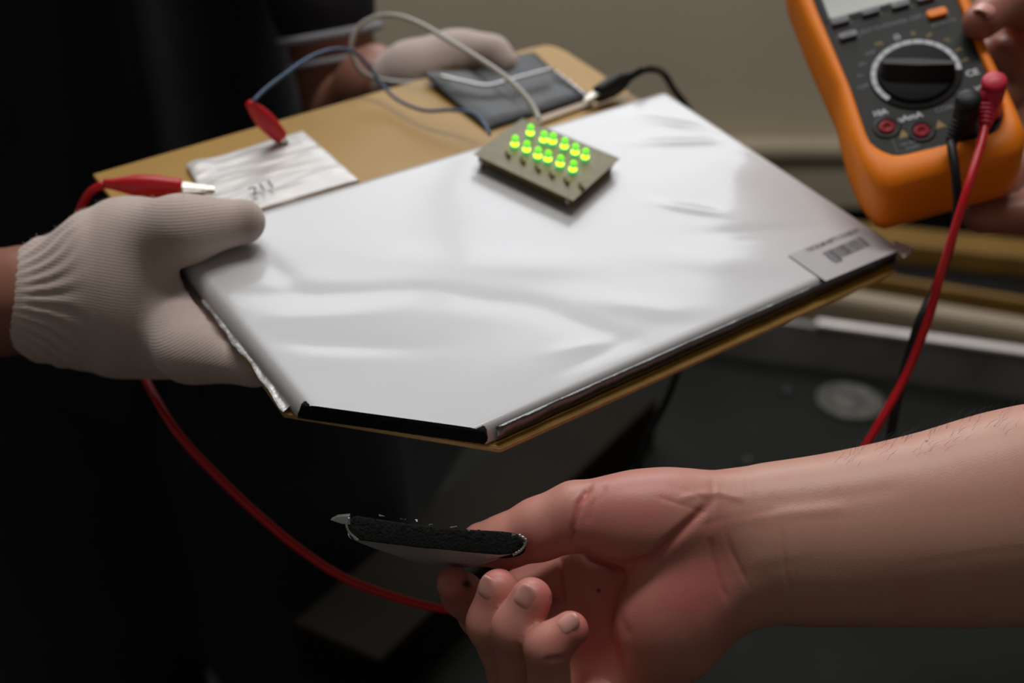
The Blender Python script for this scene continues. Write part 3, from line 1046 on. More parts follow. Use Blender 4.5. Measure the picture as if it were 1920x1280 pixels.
# folds: where the thumb muscle meets the palm, thumb joint, finger roots
def crease(rows, k=.0022):
    B.chain([Hp(*r[:3]) for r in rows], [r[3] * .001 for r in rows], k, True)
v, f = B.build()
v = smooth_verts(v, f, 2)
nrm = normals(v, f)
camv = np.array(CAM)
def np_proj(v):
    d = v - camv
    z = d @ np.array(FW)
    return np.stack([960 + FPX * (d @ np.array(RT)) / z, 640 - FPX * (d @ np.array(UP)) / z], 1), z
px, z = np_proj(v)
face = np.clip(-(nrm @ np.array(FW)) * 1.6, 0, 1)
def line_dist(px, rows):
    best = np.full(len(px), 1e9)
    rows = np.array(rows, float)
    for a, b in zip(rows[:-1], rows[1:]):
        ab = b - a
        t = np.clip(((px - a) @ ab) / (ab @ ab), 0, 1)
        best = np.minimum(best, np.linalg.norm(px - a - t[:, None] * ab, axis=1))
    return best
disp = np.zeros(len(v))
fold = np.zeros(len(v))
folds = [  # polyline of the fold, width px, depth mm
    ([(1110, 905), (1085, 945), (1074, 990), (1076, 1022)], 5.5, 1.7),
    ([(1140, 905), (1112, 945), (1100, 985)], 5, 0.45),
    ([(1076, 1022), (1110, 1050), (1170, 1064), (1225, 1045), (1262, 1010), (1310, 965), (1340, 930)], 9, 2.0),
    ([(1335, 895), (1336, 940), (1332, 980), (1328, 1010)], 5, 0.3),
    ([(1352, 905), (1354, 960), (1360, 1000), (1372, 1035), (1395, 1080), (1405, 1105)], 4.5, 0.4),
    ([(1330, 1000), (1336, 1045), (1350, 1090), (1365, 1130)], 5, 0.5),
    ([(1466, 985), (1468, 1030), (1474, 1080), (1484, 1120)], 3.5, 0.35),
    ([(1270, 938), (1300, 928), (1350, 924), (1400, 938)], 7, -0.5),
    ([(1300, 990), (1350, 975), (1420, 962), (1470, 955)], 8, 0.25),
    ([(1340, 978), (1400, 968), (1500, 960), (1600, 950)], 12, -0.35),
    ([(1410, 945), (1500, 938), (1600, 928), (1700, 912)], 16, 0.25),
    ([(1150, 1105), (1146, 1150), (1152, 1200), (1162, 1240)], 6, 1.3),
    ([(1052, 1040), (1050, 1080), (1056, 1125)], 4, 1.3),
    ([(1030, 1122), (1060, 1126)], 4, 0.8),
    ([(1110, 1100), (1150, 1140), (1185, 1200)], 9, 0.4),
    ([(1020, 1238), (1062, 1232)], 4, 0.9),
    ([(1250, 905), (1300, 925), (1330, 940)], 4, 0.25),
    ([(1230, 930), (1290, 950), (1330, 962)], 4, 0.25),
]
def line_taper(px, rows):
    """how far along the fold each point lies, faded out at both ends"""
    best = np.full(len(px), 1e9)
    u = np.zeros(len(px))
    rows = np.array(rows, float)
    seg = np.linalg.norm(rows[1:] - rows[:-1], axis=1)
    L = seg.sum()
    for i, (a, b) in enumerate(zip(rows[:-1], rows[1:])):
        ab = b - a
        t = np.clip(((px - a) @ ab) / (ab @ ab), 0, 1)
        d = np.linalg.norm(px - a - t[:, None] * ab, axis=1)
        m = d < best
        best[m] = d[m]
        u[m] = (seg[:i].sum() + t[m] * seg[i]) / L
    e = np.clip(np.minimum(u, 1 - u) / 0.16, 0, 1)
    return best, e * e * (3 - 2 * e)
for rows, w, dep in folds:
    d_, e_ = line_taper(px, rows)
    g = np.exp(-(d_ / w) ** 2) * face * (0.12 + 0.88 * e_)
    disp -= g * dep * .001
    if dep > 0: fold = np.maximum(fold, g * min(1, dep * .6))
# fine skin wrinkles across the wrist
rng = random.Random(5)
for i in range(26):
    x = 1385 + i * 9 + rng.uniform(-3, 3)
    g = np.exp(-(line_dist(px, [(x, 890 - (x - 1385) * .08), (x + rng.uniform(-4, 6), 930), (x + rng.uniform(-4, 8), 975)]) / 2.6) ** 2) * face
    disp -= g * .00008
v = v + nrm * disp[:, None]
red = np.zeros(len(v))
def blot(cx, cy, rx, ry, a):
    global red
    red = red + a * np.exp(-((px[:, 0] - cx) / rx) ** 2 - ((px[:, 1] - cy) / ry) ** 2)
blot(1290, 1120, 90, 80, .6)
blot(1180, 970, 80, 70, .28)
blot(940, 1075, 30, 28, .5)
blot(1018, 1112, 26, 30, .5)
blot(1095, 1190, 26, 40, .5)
blot(850, 1100, 40, 60, .55)
blot(980, 1020, 70, 40, .45)
blot(1100, 1180, 90, 80, .3)
blot(1345, 1060, 30, 90, .3)
red = np.clip(red + fold * .45 + .42 * np.clip((1480 - px[:, 0]) / 220, 0, 1), 0, 1)
stain = np.clip(1.3 * np.exp(-((px[:, 0] - 876) / 9) ** 2 - ((px[:, 1] - 1094) / 8) ** 2) + 1.2 * np.exp(-((px[:, 0] - 1122) / 3.6) ** 2 - ((px[:, 1] - 1107) / 3.4) ** 2)
                + .9 * np.exp(-((px[:, 0] - 1737) / 2.5) ** 2 - ((px[:, 1] - 827) / 2) ** 2), 0, 1) * (face > .02)
hand = np_mesh('person', v, f, M['skin'], None, {'redness': red, 'stain': stain})
tag(hand, 'person with a bare forearm at the lower right, fingers pinching the cut off battery corner', 'person')

def nail(tip, base, dorsal, r, m, parent, length=0.0105, spread=42, back=0.0035):
    """curved plate on the dorsal side of a fingertip"""
    X = (tip - base).normalized()
    D = (dorsal - X * dorsal.dot(X)).normalized()
    S = X.cross(D)
    vs, fs = [], []
    nx, na = 10, 10
    for layer in (0, 1):
        for i in range(nx + 1):
            t = i / nx
            along = -length + back + length * t + r * 0.42
            rr = r * (1.0 - 0.16 * max(0, t - 0.35) ** 1.5)
            wsc = 1 - 0.55 * (1 - min(1, t / 0.3)) ** 2 - 0.40 * max(0, (t - 0.7) / 0.3) ** 2
            for j in range(na + 1):
                a = R(spread) * (j / na * 2 - 1) * wsc
                rad = rr + 0.00030 - 0.0016 * (1 - min(1, t / 0.35)) ** 2 - layer * 0.0008 - 0.0013 * (j / na * 2 - 1) ** 4 - 0.0006 * (j / na * 2 - 1) ** 2
                vs.append(tip + X * (along - 0.0011 * (j / na * 2 - 1) ** 2) + D * (rad * math.cos(a)) + S * (rad * math.sin(a)))
    w = na + 1
    o = (nx + 1) * w
    for i in range(nx):
        for j in range(na):
            fs.append((i * w + j, i * w + j + 1, i * w + w + j + 1, i * w + w + j))
            fs.append((o + i * w + j, o + i * w + w + j, o + i * w + w + j + 1, o + i * w + j + 1))
    ring = [j for j in range(w)] + [i * w + na for i in range(1, nx + 1)] + [nx * w + j for j in range(na - 1, -1, -1)] + [i * w for i in range(nx - 1, 0, -1)]
    for a in range(len(ring)):
        b = (a + 1) % len(ring)
        fs.append((ring[a], o + ring[a], o + ring[b], ring[b]))
    o_ = mesh('fingernail', vs, fs, m, parent)
    bm = bmesh.new()
    bm.from_mesh(o_.data)
    bmesh.ops.recalc_face_normals(bm, faces=bm.faces)
    bm.to_mesh(o_.data)
    bm.free()
    return o_
nail(md[2], md[1], V(-.66, -.20, -.72), Rp(41, .418), M['nail'], hand)
nail(rg[2], rg[1], V(-.34, -.36, -.87), Rp(41, .405), M['nail'], hand)
nail(lt[2], lt[1], V(-.20, -.55, -.82), Rp(36, .396), M['nail'], hand, 0.0098)
# dark mark on the index finger and small mole in the palm
# fine dark hairs along the top of the forearm
hv, hf = [], []
rng = random.Random(9)
up_np = np.array(UP)
cand = np.argwhere((px[:, 0] > 1560) & (px[:, 0] < 2300) & (nrm @ up_np > 0.72)).ravel()
for i in cand[[rng.randrange(len(cand)) for _ in range(420)]]:
    p = Vector(v[i])
    n_ = Vector(nrm[i])
    d_ = (n_ * 0.75 + RT * rng.uniform(0.2, 0.9) + FW * rng.uniform(-.4, .4)).normalized()
    L = rng.uniform(0.003, 0.0075)
    c = p + d_ * L * 0.55 + RT * 0.0004
    e = p + d_ * L * 0.9 + RT * L * 0.35
    s = d_.cross(n_).normalized() if d_.cross(n_).length > 1e-3 else FW
    t2 = s.cross(d_)
    r = 0.000045
    k = len(hv)
    for q, w in ((p - n_ * 0.0005, r), (c, r * .8), (e, r * .25)):
        for a in range(3):
            hv.append(q + s * (w * math.cos(a * 2.094)) + t2 * (w * math.sin(a * 2.094)))
    for l in (0, 3):
        for a in range(3):
            b = (a + 1) % 3
            hf.append((k + l + a, k + l + b, k + l + 3 + b, k + l + 3 + a))
tag(mesh('arm_hair', hv, hf, M['hair'], hand), None, None, None, 'stuff')

# ------------------------------------------------------------------ the cut off corner between the fingers
k1, k2 = P(652, 984, .430), P(984, 1018, .421)
apex = P(842, 1052, .462)
upv = (k2 - k1).cross(apex - k1).normalized()
if upv.dot(UP) < 0: upv = -upv
front = (k2 - k1).cross(upv).normalized()
if front.dot(FW) > 0: front = -front
cor = empty('battery_corner', (k1 + k2 + apex) / 3, 'triangular corner piece cut from the silver battery, black cut face towards the viewer', 'battery piece')
TH = 0.0100
def slice_prof(t):
    a = min(1, t / 0.05)
    b = min(1, (1 - t) / 0.16)
    e = math.sqrt(max(0, 1 - (1 - a) ** 2)) * math.sqrt(max(0, 1 - (1 - b) ** 2)) ** 0.8
    sag = 0.0016 * math.sin(math.pi * t)
    return (-0.0002 - TH * 0.52 * e - sag * 0.3, -0.0002 + TH * 0.46 * e - sag * 0.9)
sf = rough_slab('cut_face', k1, k2, front, upv, slice_prof, 0.006, 0.0005, M['electrode'], cor, 160, 16, 40.0, 0.0006)
sf['label'] = 'black crumbly electrode face'
# foil shell: lofted from the cut outline to the rounded rim at the back
vs, fs = [], []
NT, NS = 60, 14
loop_n = 2 * NT
for s in range(NS + 1):
    w = s / NS
    for i in range(loop_n):
        t = i / NT if i < NT else (loop_n - i) / NT
        lo_, hi_ = slice_prof(min(1, max(0, t)))
        base = k1.lerp(k2, t)
        tip = apex + (base - k1.lerp(k2, 0.5)) * 0.10
        p = base.lerp(tip, w)
        shrink = math.sqrt(max(0.0, 1 - (max(0, w - 0.25) / 0.75) ** 2.2)) * 0.97 + 0.03
        hgt = (hi_ + 0.0004 if i < NT else lo_ - 0.0004) * shrink
        if i < NT: hgt -= 0.0004 * (1 - w)
        jag = 0.0006 * noise.noise(Vector((t * 70, 3.0 if i < NT else 8.0, 1))) if s == 0 else 0
        low_lip = 0.0010 if (s == 0 and i >= NT) else 0.0
        vs.append(p + upv * (hgt + 0.0003 * noise.noise(Vector((t * 6, w * 4, 2)))) + front * (jag + low_lip))
for s in range(NS):
    for i in range(loop_n):
        j = (i + 1) % loop_n
        fs.append((s * loop_n + i, s * loop_n + j, (s + 1) * loop_n + j, (s + 1) * loop_n + i))
fs.append(tuple(range(NS * loop_n, (NS + 1) * loop_n)))
so = mesh('foil_pouch', vs, fs, M['foil'], cor)
bm = bmesh.new()
bm.from_mesh(so.data)
bmesh.ops.recalc_face_normals(bm, faces=bm.faces)
bm.to_mesh(so.data)
bm.free()
# seam flap sticking out at the left end, torn foil rim at the right end
fl = [P(655, 966, .430), P(657, 984, .429), P(640, 982, .4305), P(619, 975, .432), P(632, 968, .432)]
prism('seam_flap', fl, [q_ + upv * 0.0006 + FW * 0.002 for q_ in fl], M['seam'], cor, 0.0002, 1)
rimp = [P(972, 1002, .4195), P(986, 1012, .419), P(984, 1022, .419), P(976, 1032, .419), P(962, 1040, .4195)]
tube('torn_rim', rimp, [0.00045 + 0.0003 * math.sin(i * 2.1) ** 2 for i in range(33)], M['seam'], cor, 8)
rimp = [P(655, 970, .4275), P(650, 985, .427), P(656, 999, .427), P(672, 1013, .4272)]
tube('torn_rim', rimp, [0.0004 + 0.0003 * math.sin(i * 1.7) ** 2 for i in range(25)], M['seam'], cor, 8)
rng = random.Random(4)
for x, y in ((715, 967), (755, 974), (778, 977), (806, 983), (850, 988), (880, 993), (900, 993), (960, 1003)):
    p = P(x, y, .4285 - (x - 650) * 2.7e-5)
    pc = [p + V(rng.uniform(-.9, .9), rng.uniform(-.3, .3), rng.uniform(-.5, .5)) * 0.0016 for _ in range(4)]
    prism('foil_fleck', pc, [q_ + upv * 0.0003 for q_ in pc], M['seam'], cor)

# ------------------------------------------------------------------ person in the navy shirt with knitted gloves who carries the board
hb = P(300, 500, .53)
sh1, el1, wr1 = Vector((-.57, .86, 1.35)), P(-560, 650, .62), P(75, 557, .532)
sh2, el2, wr2 = Vector((-.185, .95, 1.36)), P(655, 240, .835), P(705, 158, .722)
pc = Vector((-.355, .95, 0))
B = Blob((-.98, .42, -.01), (.12, 1.22, 1.76), .0075)
TX = Vector((1, .22, 0)).normalized()
TY = Vector((-.22, 1, 0)).normalized()
def tor(z, w, d, k=.05):
    return [tuple(TX), tuple(TY), (0, 0, 1)], (w, d, k)
for z, w, d, hz in ((1.28, .155, .085, .13), (1.12, .145, .085, .15), (.95, .150, .09, .12)):
    B.ell(pc + EZ * z, [tuple(TX), tuple(TY), (0, 0, 1)], (w, d, hz), .06)
B.cap(pc + EZ * 1.34, pc + EZ * 1.48, .055, .050, .03)
hc = pc + Vector((.02, -.03, 1.585))
B.ell(hc + EZ * .01, [tuple(TX), tuple(TY), (0, 0, 1)], (.074, .092, .105), .02)
B.ell(hc - TY * .03 - EZ * .065, [tuple(TX), tuple(TY), (0, 0, 1)], (.055, .06, .05), .03)
B.cap(hc - TY * .088 + EZ * .012, hc - TY * .105 - EZ * .022, .010, .014, .012)
for s_ in (-1, 1):
    B.ell(hc + TX * .076 * s_ + EZ * .0, [tuple(TX), tuple(TY), (0, 0, 1)], (.010, .022, .032), .008)
    B.ell(hc + TX * .03 * s_ - TY * .094 + EZ * .022, [tuple(TX), tuple(TY), (0, 0, 1)], (.018, .012, .010), .008, True)
B.cap(hc - TX * .022 - TY * .089 - EZ * .052, hc + TX * .022 - TY * .089 - EZ * .052, .006, .006, .004)
for s_, e_, w_ in ((sh1, el1, wr1), (sh2, el2, wr2)):
    B.chain([pc + EZ * 1.33 + (s_ - pc - EZ * 1.33) * .5, s_, e_], [.053, .042, .032], .02)
    B.chain([e_, w_], [.033, .0275], .012)
for hx, kx, kx2 in ((-.455, -.47, -.46), (-.235, -.21, -.21)):
    B.chain([Vector((hx, .96, .88)), Vector((kx, .95, .47)), Vector((kx2, .98, .09))], [.085, .058, .042], .03)
v, f = B.build()
v = smooth_verts(v, f, 2)
worker = np_mesh('person', v, f, M['skin_dark'], None, {'redness': np.zeros(len(v))})
tag(worker, 'person in a dark navy shirt with white knit gloves carrying the board with both hands', 'person')

SLV = min((i / 200 for i in range(201)), key=lambda t: abs(proj(sh2.lerp(el2, t)).y - 92))
B = Blob((-.98, .62, .66), (.12, 1.22, 1.48), .0075)
for z, w, d, hz in ((1.27, .175, .105, .14), (1.12, .168, .108, .2), (.93, .19, .125, .22)):
    B.ell(pc + EZ * z, [tuple(TX), tuple(TY), (0, 0, 1)], (w, d, hz), .05)
B.chain([pc + EZ * 1.36, pc + EZ * 1.42], [.075, .068], .02)
for s_, e_ in ((sh1, el1), (sh2, el2)):
    B.chain([pc + EZ * 1.33 + (s_ - pc - EZ * 1.33) * .5, s_, s_.lerp(e_, SLV - .10)], [.065, .056, .041], .025)
B.ell(pc + Vector((.03, -.12, 0)) * 0 + pc * 0 + Vector((-.40, .83, 1.15)), [tuple(TX), tuple(TY), (0, 0, 1)], (.018, .03, .3), .03)
B.ell(Vector((-.27, .845, 1.1)), [tuple(TX), tuple(TY), (0, 0, 1)], (.014, .03, .35), .03)
B.ell(Vector((-.33, .845, 1.1)), [tuple(TX), tuple(TY), (0, 0, 1)], (.010, .02, .3), .03)
v, f = B.build()
v = smooth_verts(v, f, 3)
np_mesh('shirt', v, f, M['shirt'], worker)
d_ = (el2 - sh2).normalized()
cuff_o = sh2.lerp(el2, SLV)
lathe('sleeve_stripe', cuff_o - d_ * .012, d_, [(-.003, .040), (0, .0412), (.003, .0412), (.004, .038)], M['cuff_white'], worker, 40)
lathe('sleeve_stripe', cuff_o + d_ * .006, d_, [(-.002, .0395), (0, .0405), (.002, .0405), (.003, .034)], M['cuff_white'], worker, 40)
B = Blob((-.70, .72, .03), (.06, 1.2, 1.06), .009)
B.ell(pc + EZ * .92, [tuple(TX), tuple(TY), (0, 0, 1)], (.165, .11, .12), .05)
for hx, kx, kx2 in ((-.455, -.45, -.45), (-.235, -.215, -.21)):
    B.chain([Vector((hx, .96, .86)), Vector((kx, .95, .47)), Vector((kx2, .98, .10))], [.128, .112, .085], .03)
v, f = B.build()
v = smooth_verts(v, f, 2)
np_mesh('trousers', v, f, M['jeans'], worker)
for x in (-.46, -.205):
    B = Blob((x - .08, .80, -.01), (x + .08, 1.10, .12), .006)
    B.cap((x, 1.02, .055), (x, .88, .042), .045, .040, .02)
    B.cap((x, .98, .06), (x, .98, .11), .045, .045, .02)
    B.d = np.maximum(B.d, (-(B.o[2] + B.h * np.arange(B.n[2])))[None, None, :].astype(np.float32) + .002)
    v, f = B.build()
    np_mesh('shoe', v, f, M['shoe'], worker)
B = Blob(tuple(hc - Vector((.14, .14, .14))), tuple(hc + Vector((.14, .14, .16))), .005)
B.ell(hc + EZ * .022 + TY * .008, [tuple(TX), tuple(TY), (0, 0, 1)], (.083, .098, .104), .01)
B.ell(hc - TY * .085 - EZ * .045, [tuple(TX), tuple(TY), (0, 0, 1)], (.10, .07, .10), .01, True)
B.cap(hc - EZ * .16, hc - EZ * .07, .10, .09, .01, True)
v, f = B.build()
np_mesh('hair', v, f, M['hair'], worker)
for s_ in (-1, 1):
    e_ = hc + TX * .03 * s_ - TY * .083 + EZ * .022
    ball = lathe('eye', e_, -TY, [(-.011, 0), (-.009, .006), (-.004, .0105), (0, .0115), (.004, .0105), (.008, .0075)], M['eye'], worker, 16)
    lathe('iris', e_, -TY, [(.0078, .0072), (.0095, .005), (.0102, 0)], M['pupil'], ball, 14)

# near glove: thumb on the battery, palm beside it, fingers under the board
tip = onb(458, 455, 0) + BN * .0125
tmid = onb(345, 474, 0) + BN * .0140
tbase = P(232, 462, .528)
Bg = Blob(*bounds([P(0, 340, .46), P(620, 760, .46), P(0, 760, .62), P(620, 340, .62)], 0.01), .0016)
Bg.chain([tbase, tmid, tip], [Rp(72, .53), Rp(50, .53), Rp(42, .53)], .016)
Bg.chain([P(118, 545, .532), P(205, 500, .53), P(262, 470, .53)], [Rp(72, .53), Rp(84, .53), Rp(76, .53)], .022)
Bg.chain([P(105, 565, .532), P(210, 560, .532), P(300, 560, .535)], [Rp(80, .53), Rp(88, .53), Rp(92, .53)], .024)
Bg.chain([P(118, 590, .535), P(230, 600, .54), P(352, 615, .548)], [Rp(70, .53), Rp(78, .53), Rp(82, .53)], .024)
for (x0, y0), (x1, y1), r in (((345, 520), (470, 500), 11), ((350, 560), (500, 550), 11.5), ((355, 600), (525, 600), 11), ((352, 628), (475, 655), 10)):
    a_ = onb(x0, y0, HB - .0028) - BN * (r * .001 + .0006)
    b_ = onb(x1, y1, HB - .0028) - BN * (r * .001 + .0006)
    k_ = P(x0 - 40, y0 + 8, .548)
    Bg.chain([k_, a_, b_], [Rp(50, .53), r * .001 + .0005, r * .00098], .014)
# cuff with its rolled end
for dy, dd in ((-40, 0), (0, -.003), (45, 0)):
    Bg.cap(P(88, 558 + dy, .532 + dd), P(160, 552 + dy, .532 + dd), Rp(58, .53), Rp(56, .53), .012)
Bg.cap(P(66, 500, .536), P(105, 478, .536), Rp(24, .53), Rp(20, .53), .008)
# clear the space of the board and the battery so that the glove closes round them
sl = Bg
gx = [Bg.o[i] + Bg.h * np.arange(Bg.n[i], dtype=np.float32) for i in range(3)]
G = np.meshgrid(*gx, indexing='ij', sparse=True)
hgt = (G[0] - pA.x) * BN.x + (G[1] - pA.y) * BN.y + (G[2] - pA.z) * BN.z
def half(a, b, inside):
    n_ = (b - a).cross(BN).normalized()
    if n_.dot(inside - a) < 0: n_ = -n_
    return (G[0] - a.x) * n_.x + (G[1] - a.y) * n_.y + (G[2] - a.z) * n_.z
ins = onb(700, 500, 0)
d_slab = np.maximum(np.maximum(hgt - (HB + .0004), (HB - .0034) - hgt), -half(bp[1], bp[3], ins) - .0012)
d_bat = np.maximum(np.maximum(hgt - .0003, HB - hgt), -half(pA, pD, ins) - .004)
Bg.d = np.maximum(Bg.d, -np.minimum(d_slab, d_bat)).astype(np.float32)
v, f = Bg.build()
v = smooth_verts(v, f, 3)
n_ = normals(v, f)
px, z = np_proj(v)
across = np.array(V(-.05, 1, .15).normalized())
rib = (v - np.array(hb)) @ across + .002 * np.sin(px[:, 0] / 60) + .00012 * np.maximum(0, px[:, 0] - 250) * np.clip((px[:, 1] - 520) / 100, 0, 1)
cw = np.clip((165 - px[:, 0]) / 60, 0, 1)
ang = (px[:, 1] - 558) * .55 + (px[:, 0] - 60) * np.clip((558 - px[:, 1]) / 260, -.35, .45)
v = v + n_ * (cw * np.clip((px[:, 0] - 28) / 35, .25, 1) * .0006 * np.sin(ang * .62))[:, None]
v = v - n_ * (np.exp(-((px[:, 0] - 168) / 22.) ** 2) * .0012)[:, None]
soil = .55 * np.exp(-((px[:, 0] - 470) / 22) ** 2 - ((px[:, 1] - 425) / 40) ** 2) + .15 * np.exp(-((px[:, 0] - 300) / 80) ** 2 - ((px[:, 1] - 430) / 60) ** 2) - .08
g1 = np_mesh('glove', v, f, M['glove'], worker, {'rib': rib, 'soil': soil})
g1['label'] = 'white knit glove with ribbed cuff, its thumb on the battery'
# fuzz on the top edge of the glove
fv, ff = [], []
rng = random.Random(21)
cand = np.argwhere((n_ @ np.array(UP) > .5)).ravel()
for i in cand[[rng.randrange(len(cand)) for _ in range(700)]]:
    p = Vector(v[i])
    d_ = (Vector(n_[i]) + RT * rng.uniform(-.8, .8) + FW * rng.uniform(-.6, .6)).normalized()
    s_ = d_.orthogonal().normalized()
    L = rng.uniform(.0006, .0022)
    k = len(fv)
    for q_, w in ((p - d_ * .0004, .00007), (p + d_ * L, .00004)):
        for a in range(3):
            fv.append(q_ + s_ * (w * math.cos(a * 2.094)) + d_.cross(s_) * (w * math.sin(a * 2.094)))
    for a in range(3):
        b = (a + 1) % 3
        ff.append((k + a, k + b, k + 3 + b, k + 3 + a))
tag(mesh('glove_fuzz', fv, ff, M['glove'], g1), None, None, None, 'stuff')

# far glove gripping the board's far edge
Bg = Blob(*bounds([P(640, 20, .62), P(1020, 20, .62), P(640, 240, .82), P(1020, 240, .82)], 0.01), .002)
Bg.chain([P(712, 160, .715), P(770, 132, .705), P(850, 108, .70), P(905, 103, .70)], [Rp(42, .7), Rp(50, .7), Rp(46, .7), Rp(34, .7)], .01)
Bg.chain([P(730, 160, .71), P(800, 140, .70), P(850, 128, .70)], [Rp(40, .7), Rp(46, .7), Rp(40, .7)], .012)
Bg.chain([P(880, 98, .698), P(925, 102, .694), P(948, 120, .690)], [Rp(36, .7), Rp(30, .7), Rp(24, .7)], .008)
for i, (x, y) in enumerate(((790, 185), (830, 172), (868, 160), (905, 150))):
    Bg.chain([P(x - 20, y - 50, .72), P(x, y + 5, .735), P(x + 10, y + 40, .70)], [Rp(30, .7), Rp(28, .7), Rp(25, .7)], .006)
gx = [Bg.o[i] + Bg.h * np.arange(Bg.n[i], dtype=np.float32) for i in range(3)]
G = np.meshgrid(*gx, indexing='ij', sparse=True)
hgt = (G[0] - pA.x) * BN.x + (G[1] - pA.y) * BN.y + (G[2] - pA.z) * BN.z
d_slab = np.maximum(np.maximum(hgt - (HB + .0006), (HB - .0036) - hgt), -half(bp[0], bp[10], ins) - .0015)
Bg.d = np.maximum(Bg.d, -d_slab).astype(np.float32)
v, f = Bg.build()
v = smooth_verts(v, f, 3)
px, z = np_proj(v)
soil = .5 * np.exp(-((px[:, 0] - 905) / 40) ** 2 - ((px[:, 1] - 105) / 25) ** 2) - .05
g2 = np_mesh('glove', v, f, M['glove'], worker, {'rib': (v - np.array(hb)) @ across, 'soil': soil})
g2['label'] = 'white knit glove over the far edge of the board'

# ------------------------------------------------------------------ multimeter
MX = V(.9645, -.231, -.1275).normalized()
MY = V(-.138, -.854, .502)
MY = (MY - MX * MY.dot(MX)).normalized()
MZ = MX.cross(MY)
if MZ.dot(FW) > 0: MZ = -MZ
MO = P(1717, 140, .578)
MM = .001
def ml(x, y, h=0.0):
    return MO + MX * (x * MM) + MY * (y * MM) + MZ * (h * MM)
def onm(px, py, h=0.0):
    p = hit(px, py, MO + MZ * (h * MM), MZ) - MO
    return p.dot(MX) / MM, p.dot(MY) / MM
met = empty('multimeter', ml(0, 20, -30), 'orange and black digital multimeter held up at the upper right, leads plugged in', 'multimeter')
def rounded(poly, rads, n=6):
    out = []
    N = len(poly)
    for i in range(N):
        p, a, b = Vector(poly[i]), Vector(poly[i - 1]), Vector(poly[(i + 1) % N])
        r = rads[i]
        u_, w_ = (a - p).normalized(), (b - p).normalized()
        th_ = u_.angle(w_)
        d_ = min(r / math.tan(th_ / 2), (a - p).length * .49, (b - p).length * .49)
        s_, e_ = p + u_ * d_, p + w_ * d_
        for k in range(n + 1):
            t = k / n
            out.append((s_ * (1 - t) ** 2 + p * 2 * t * (1 - t) + e_ * t * t))
    return out
def plate(name, poly2, h0, h1, m, parent, bv=0.0, seg=3):
    return prism(name, [ml(p[0], p[1], h0) for p in poly2], [ml(p[0], p[1], h1) for p in poly2], m, parent, bv, seg)
inner = rounded([(-27, -50), (27, -51), (34, -38), (34.5, 0), (37, 60), (37, 104), (-37, 104), (-37, 60), (-35, 0), (-36, -38)], [12, 12, 14, 40, 40, 8, 8, 40, 40, 14])
outer = rounded([(-39, -70), (31, -67), (40.5, -57), (41, -30), (40.5, 4), (45, 55), (46, 112), (-46, 112), (-45, 55), (-42, 4), (-45, -30), (-44, -54)], [6, 12, 14, 40, 60, 40, 14, 14, 40, 60, 40, 14])
# holster: ring of rounded sections around the face, closed at the back
def ring_mesh(name, sections, m, parent, close_back=True):
    vs, fs = [], []
    n = len(sections[0])
    for s_ in sections: vs += s_
    for k in range(len(sections) - 1):
        for i in range(n):
            j = (i + 1) % n
            fs.append((k * n + i, k * n + j, (k + 1) * n + j, (k + 1) * n + i))
    if close_back: fs.append(tuple(range((len(sections) - 1) * n, len(sections) * n)))
    o = mesh(name, vs, fs, m, parent)
    bm = bmesh.new()
    bm.from_mesh(o.data)
    bmesh.ops.recalc_face_normals(bm, faces=bm.faces)
    bm.to_mesh(o.data)
    bm.free()
    return o
def resample(poly, n):
    L = [0]
    for i in range(len(poly)): L.append(L[-1] + (poly[(i + 1) % len(poly)] - poly[i]).length)
    out = []
    for k in range(n):
        t = L[-1] * k / n
        i = max(j for j in range(len(L) - 1) if L[j] <= t + 1e-9)
        w = (t - L[i]) / max(1e-9, L[i + 1] - L[i])
        out.append(poly[i].lerp(poly[(i + 1) % len(poly)], w))
    return out
def by_angle(poly, n, c=(0, 24)):
    """points of the outline seen from a centre at even steps, so that rings correspond"""
    out = []
    c = Vector(c)
    pts = resample(poly, 720)
    angs = [math.atan2(p.y - c.y, p.x - c.x) for p in pts]
    for k in range(n):
        a = -math.pi + 2 * math.pi * k / n
        i = min(range(720), key=lambda i: abs((angs[i] - a + math.pi) % (2 * math.pi) - math.pi))
        out.append(pts[i])
    return out
NI = 120
pi_, po_ = by_angle(inner, NI), by_angle(outer, NI)
def sec(t, h, grow=0.0):
    out = []
    for a, b in zip(pi_, po_):
        p = a.lerp(b, t)
        if grow:
            p = p + (p - Vector((0, 20))).normalized() * grow
        out.append(ml(p.x, p.y, h))
    return out
ring_mesh('holster', [sec(-.02, -2.2), sec(.02, 1.6), sec(.12, 2.6), sec(.55, 2.4), sec(.82, .6), sec(.97, -4), sec(1.0, -9), sec(1.0, -20, .6), sec(1.0, -28, .3), sec(.95, -36), sec(.75, -39)], M['orange'], met)
plate('face', [p for p in inner], -6, 0, M['meterface'], met, 0.0004, 2)
# feet notches of the holster at the lower corners
# display
plate('display_bezel', rounded([(-35, 50), (35, 50), (35, 100), (-35, 100)], [4] * 4), -0.5, 0.7, M['meterface'], met, .0004)
plate('display', rounded([(-32, 53), (32, 53), (32, 96), (-32, 96)], [2] * 4), 0.5, 1.0, M['lcd'], met)
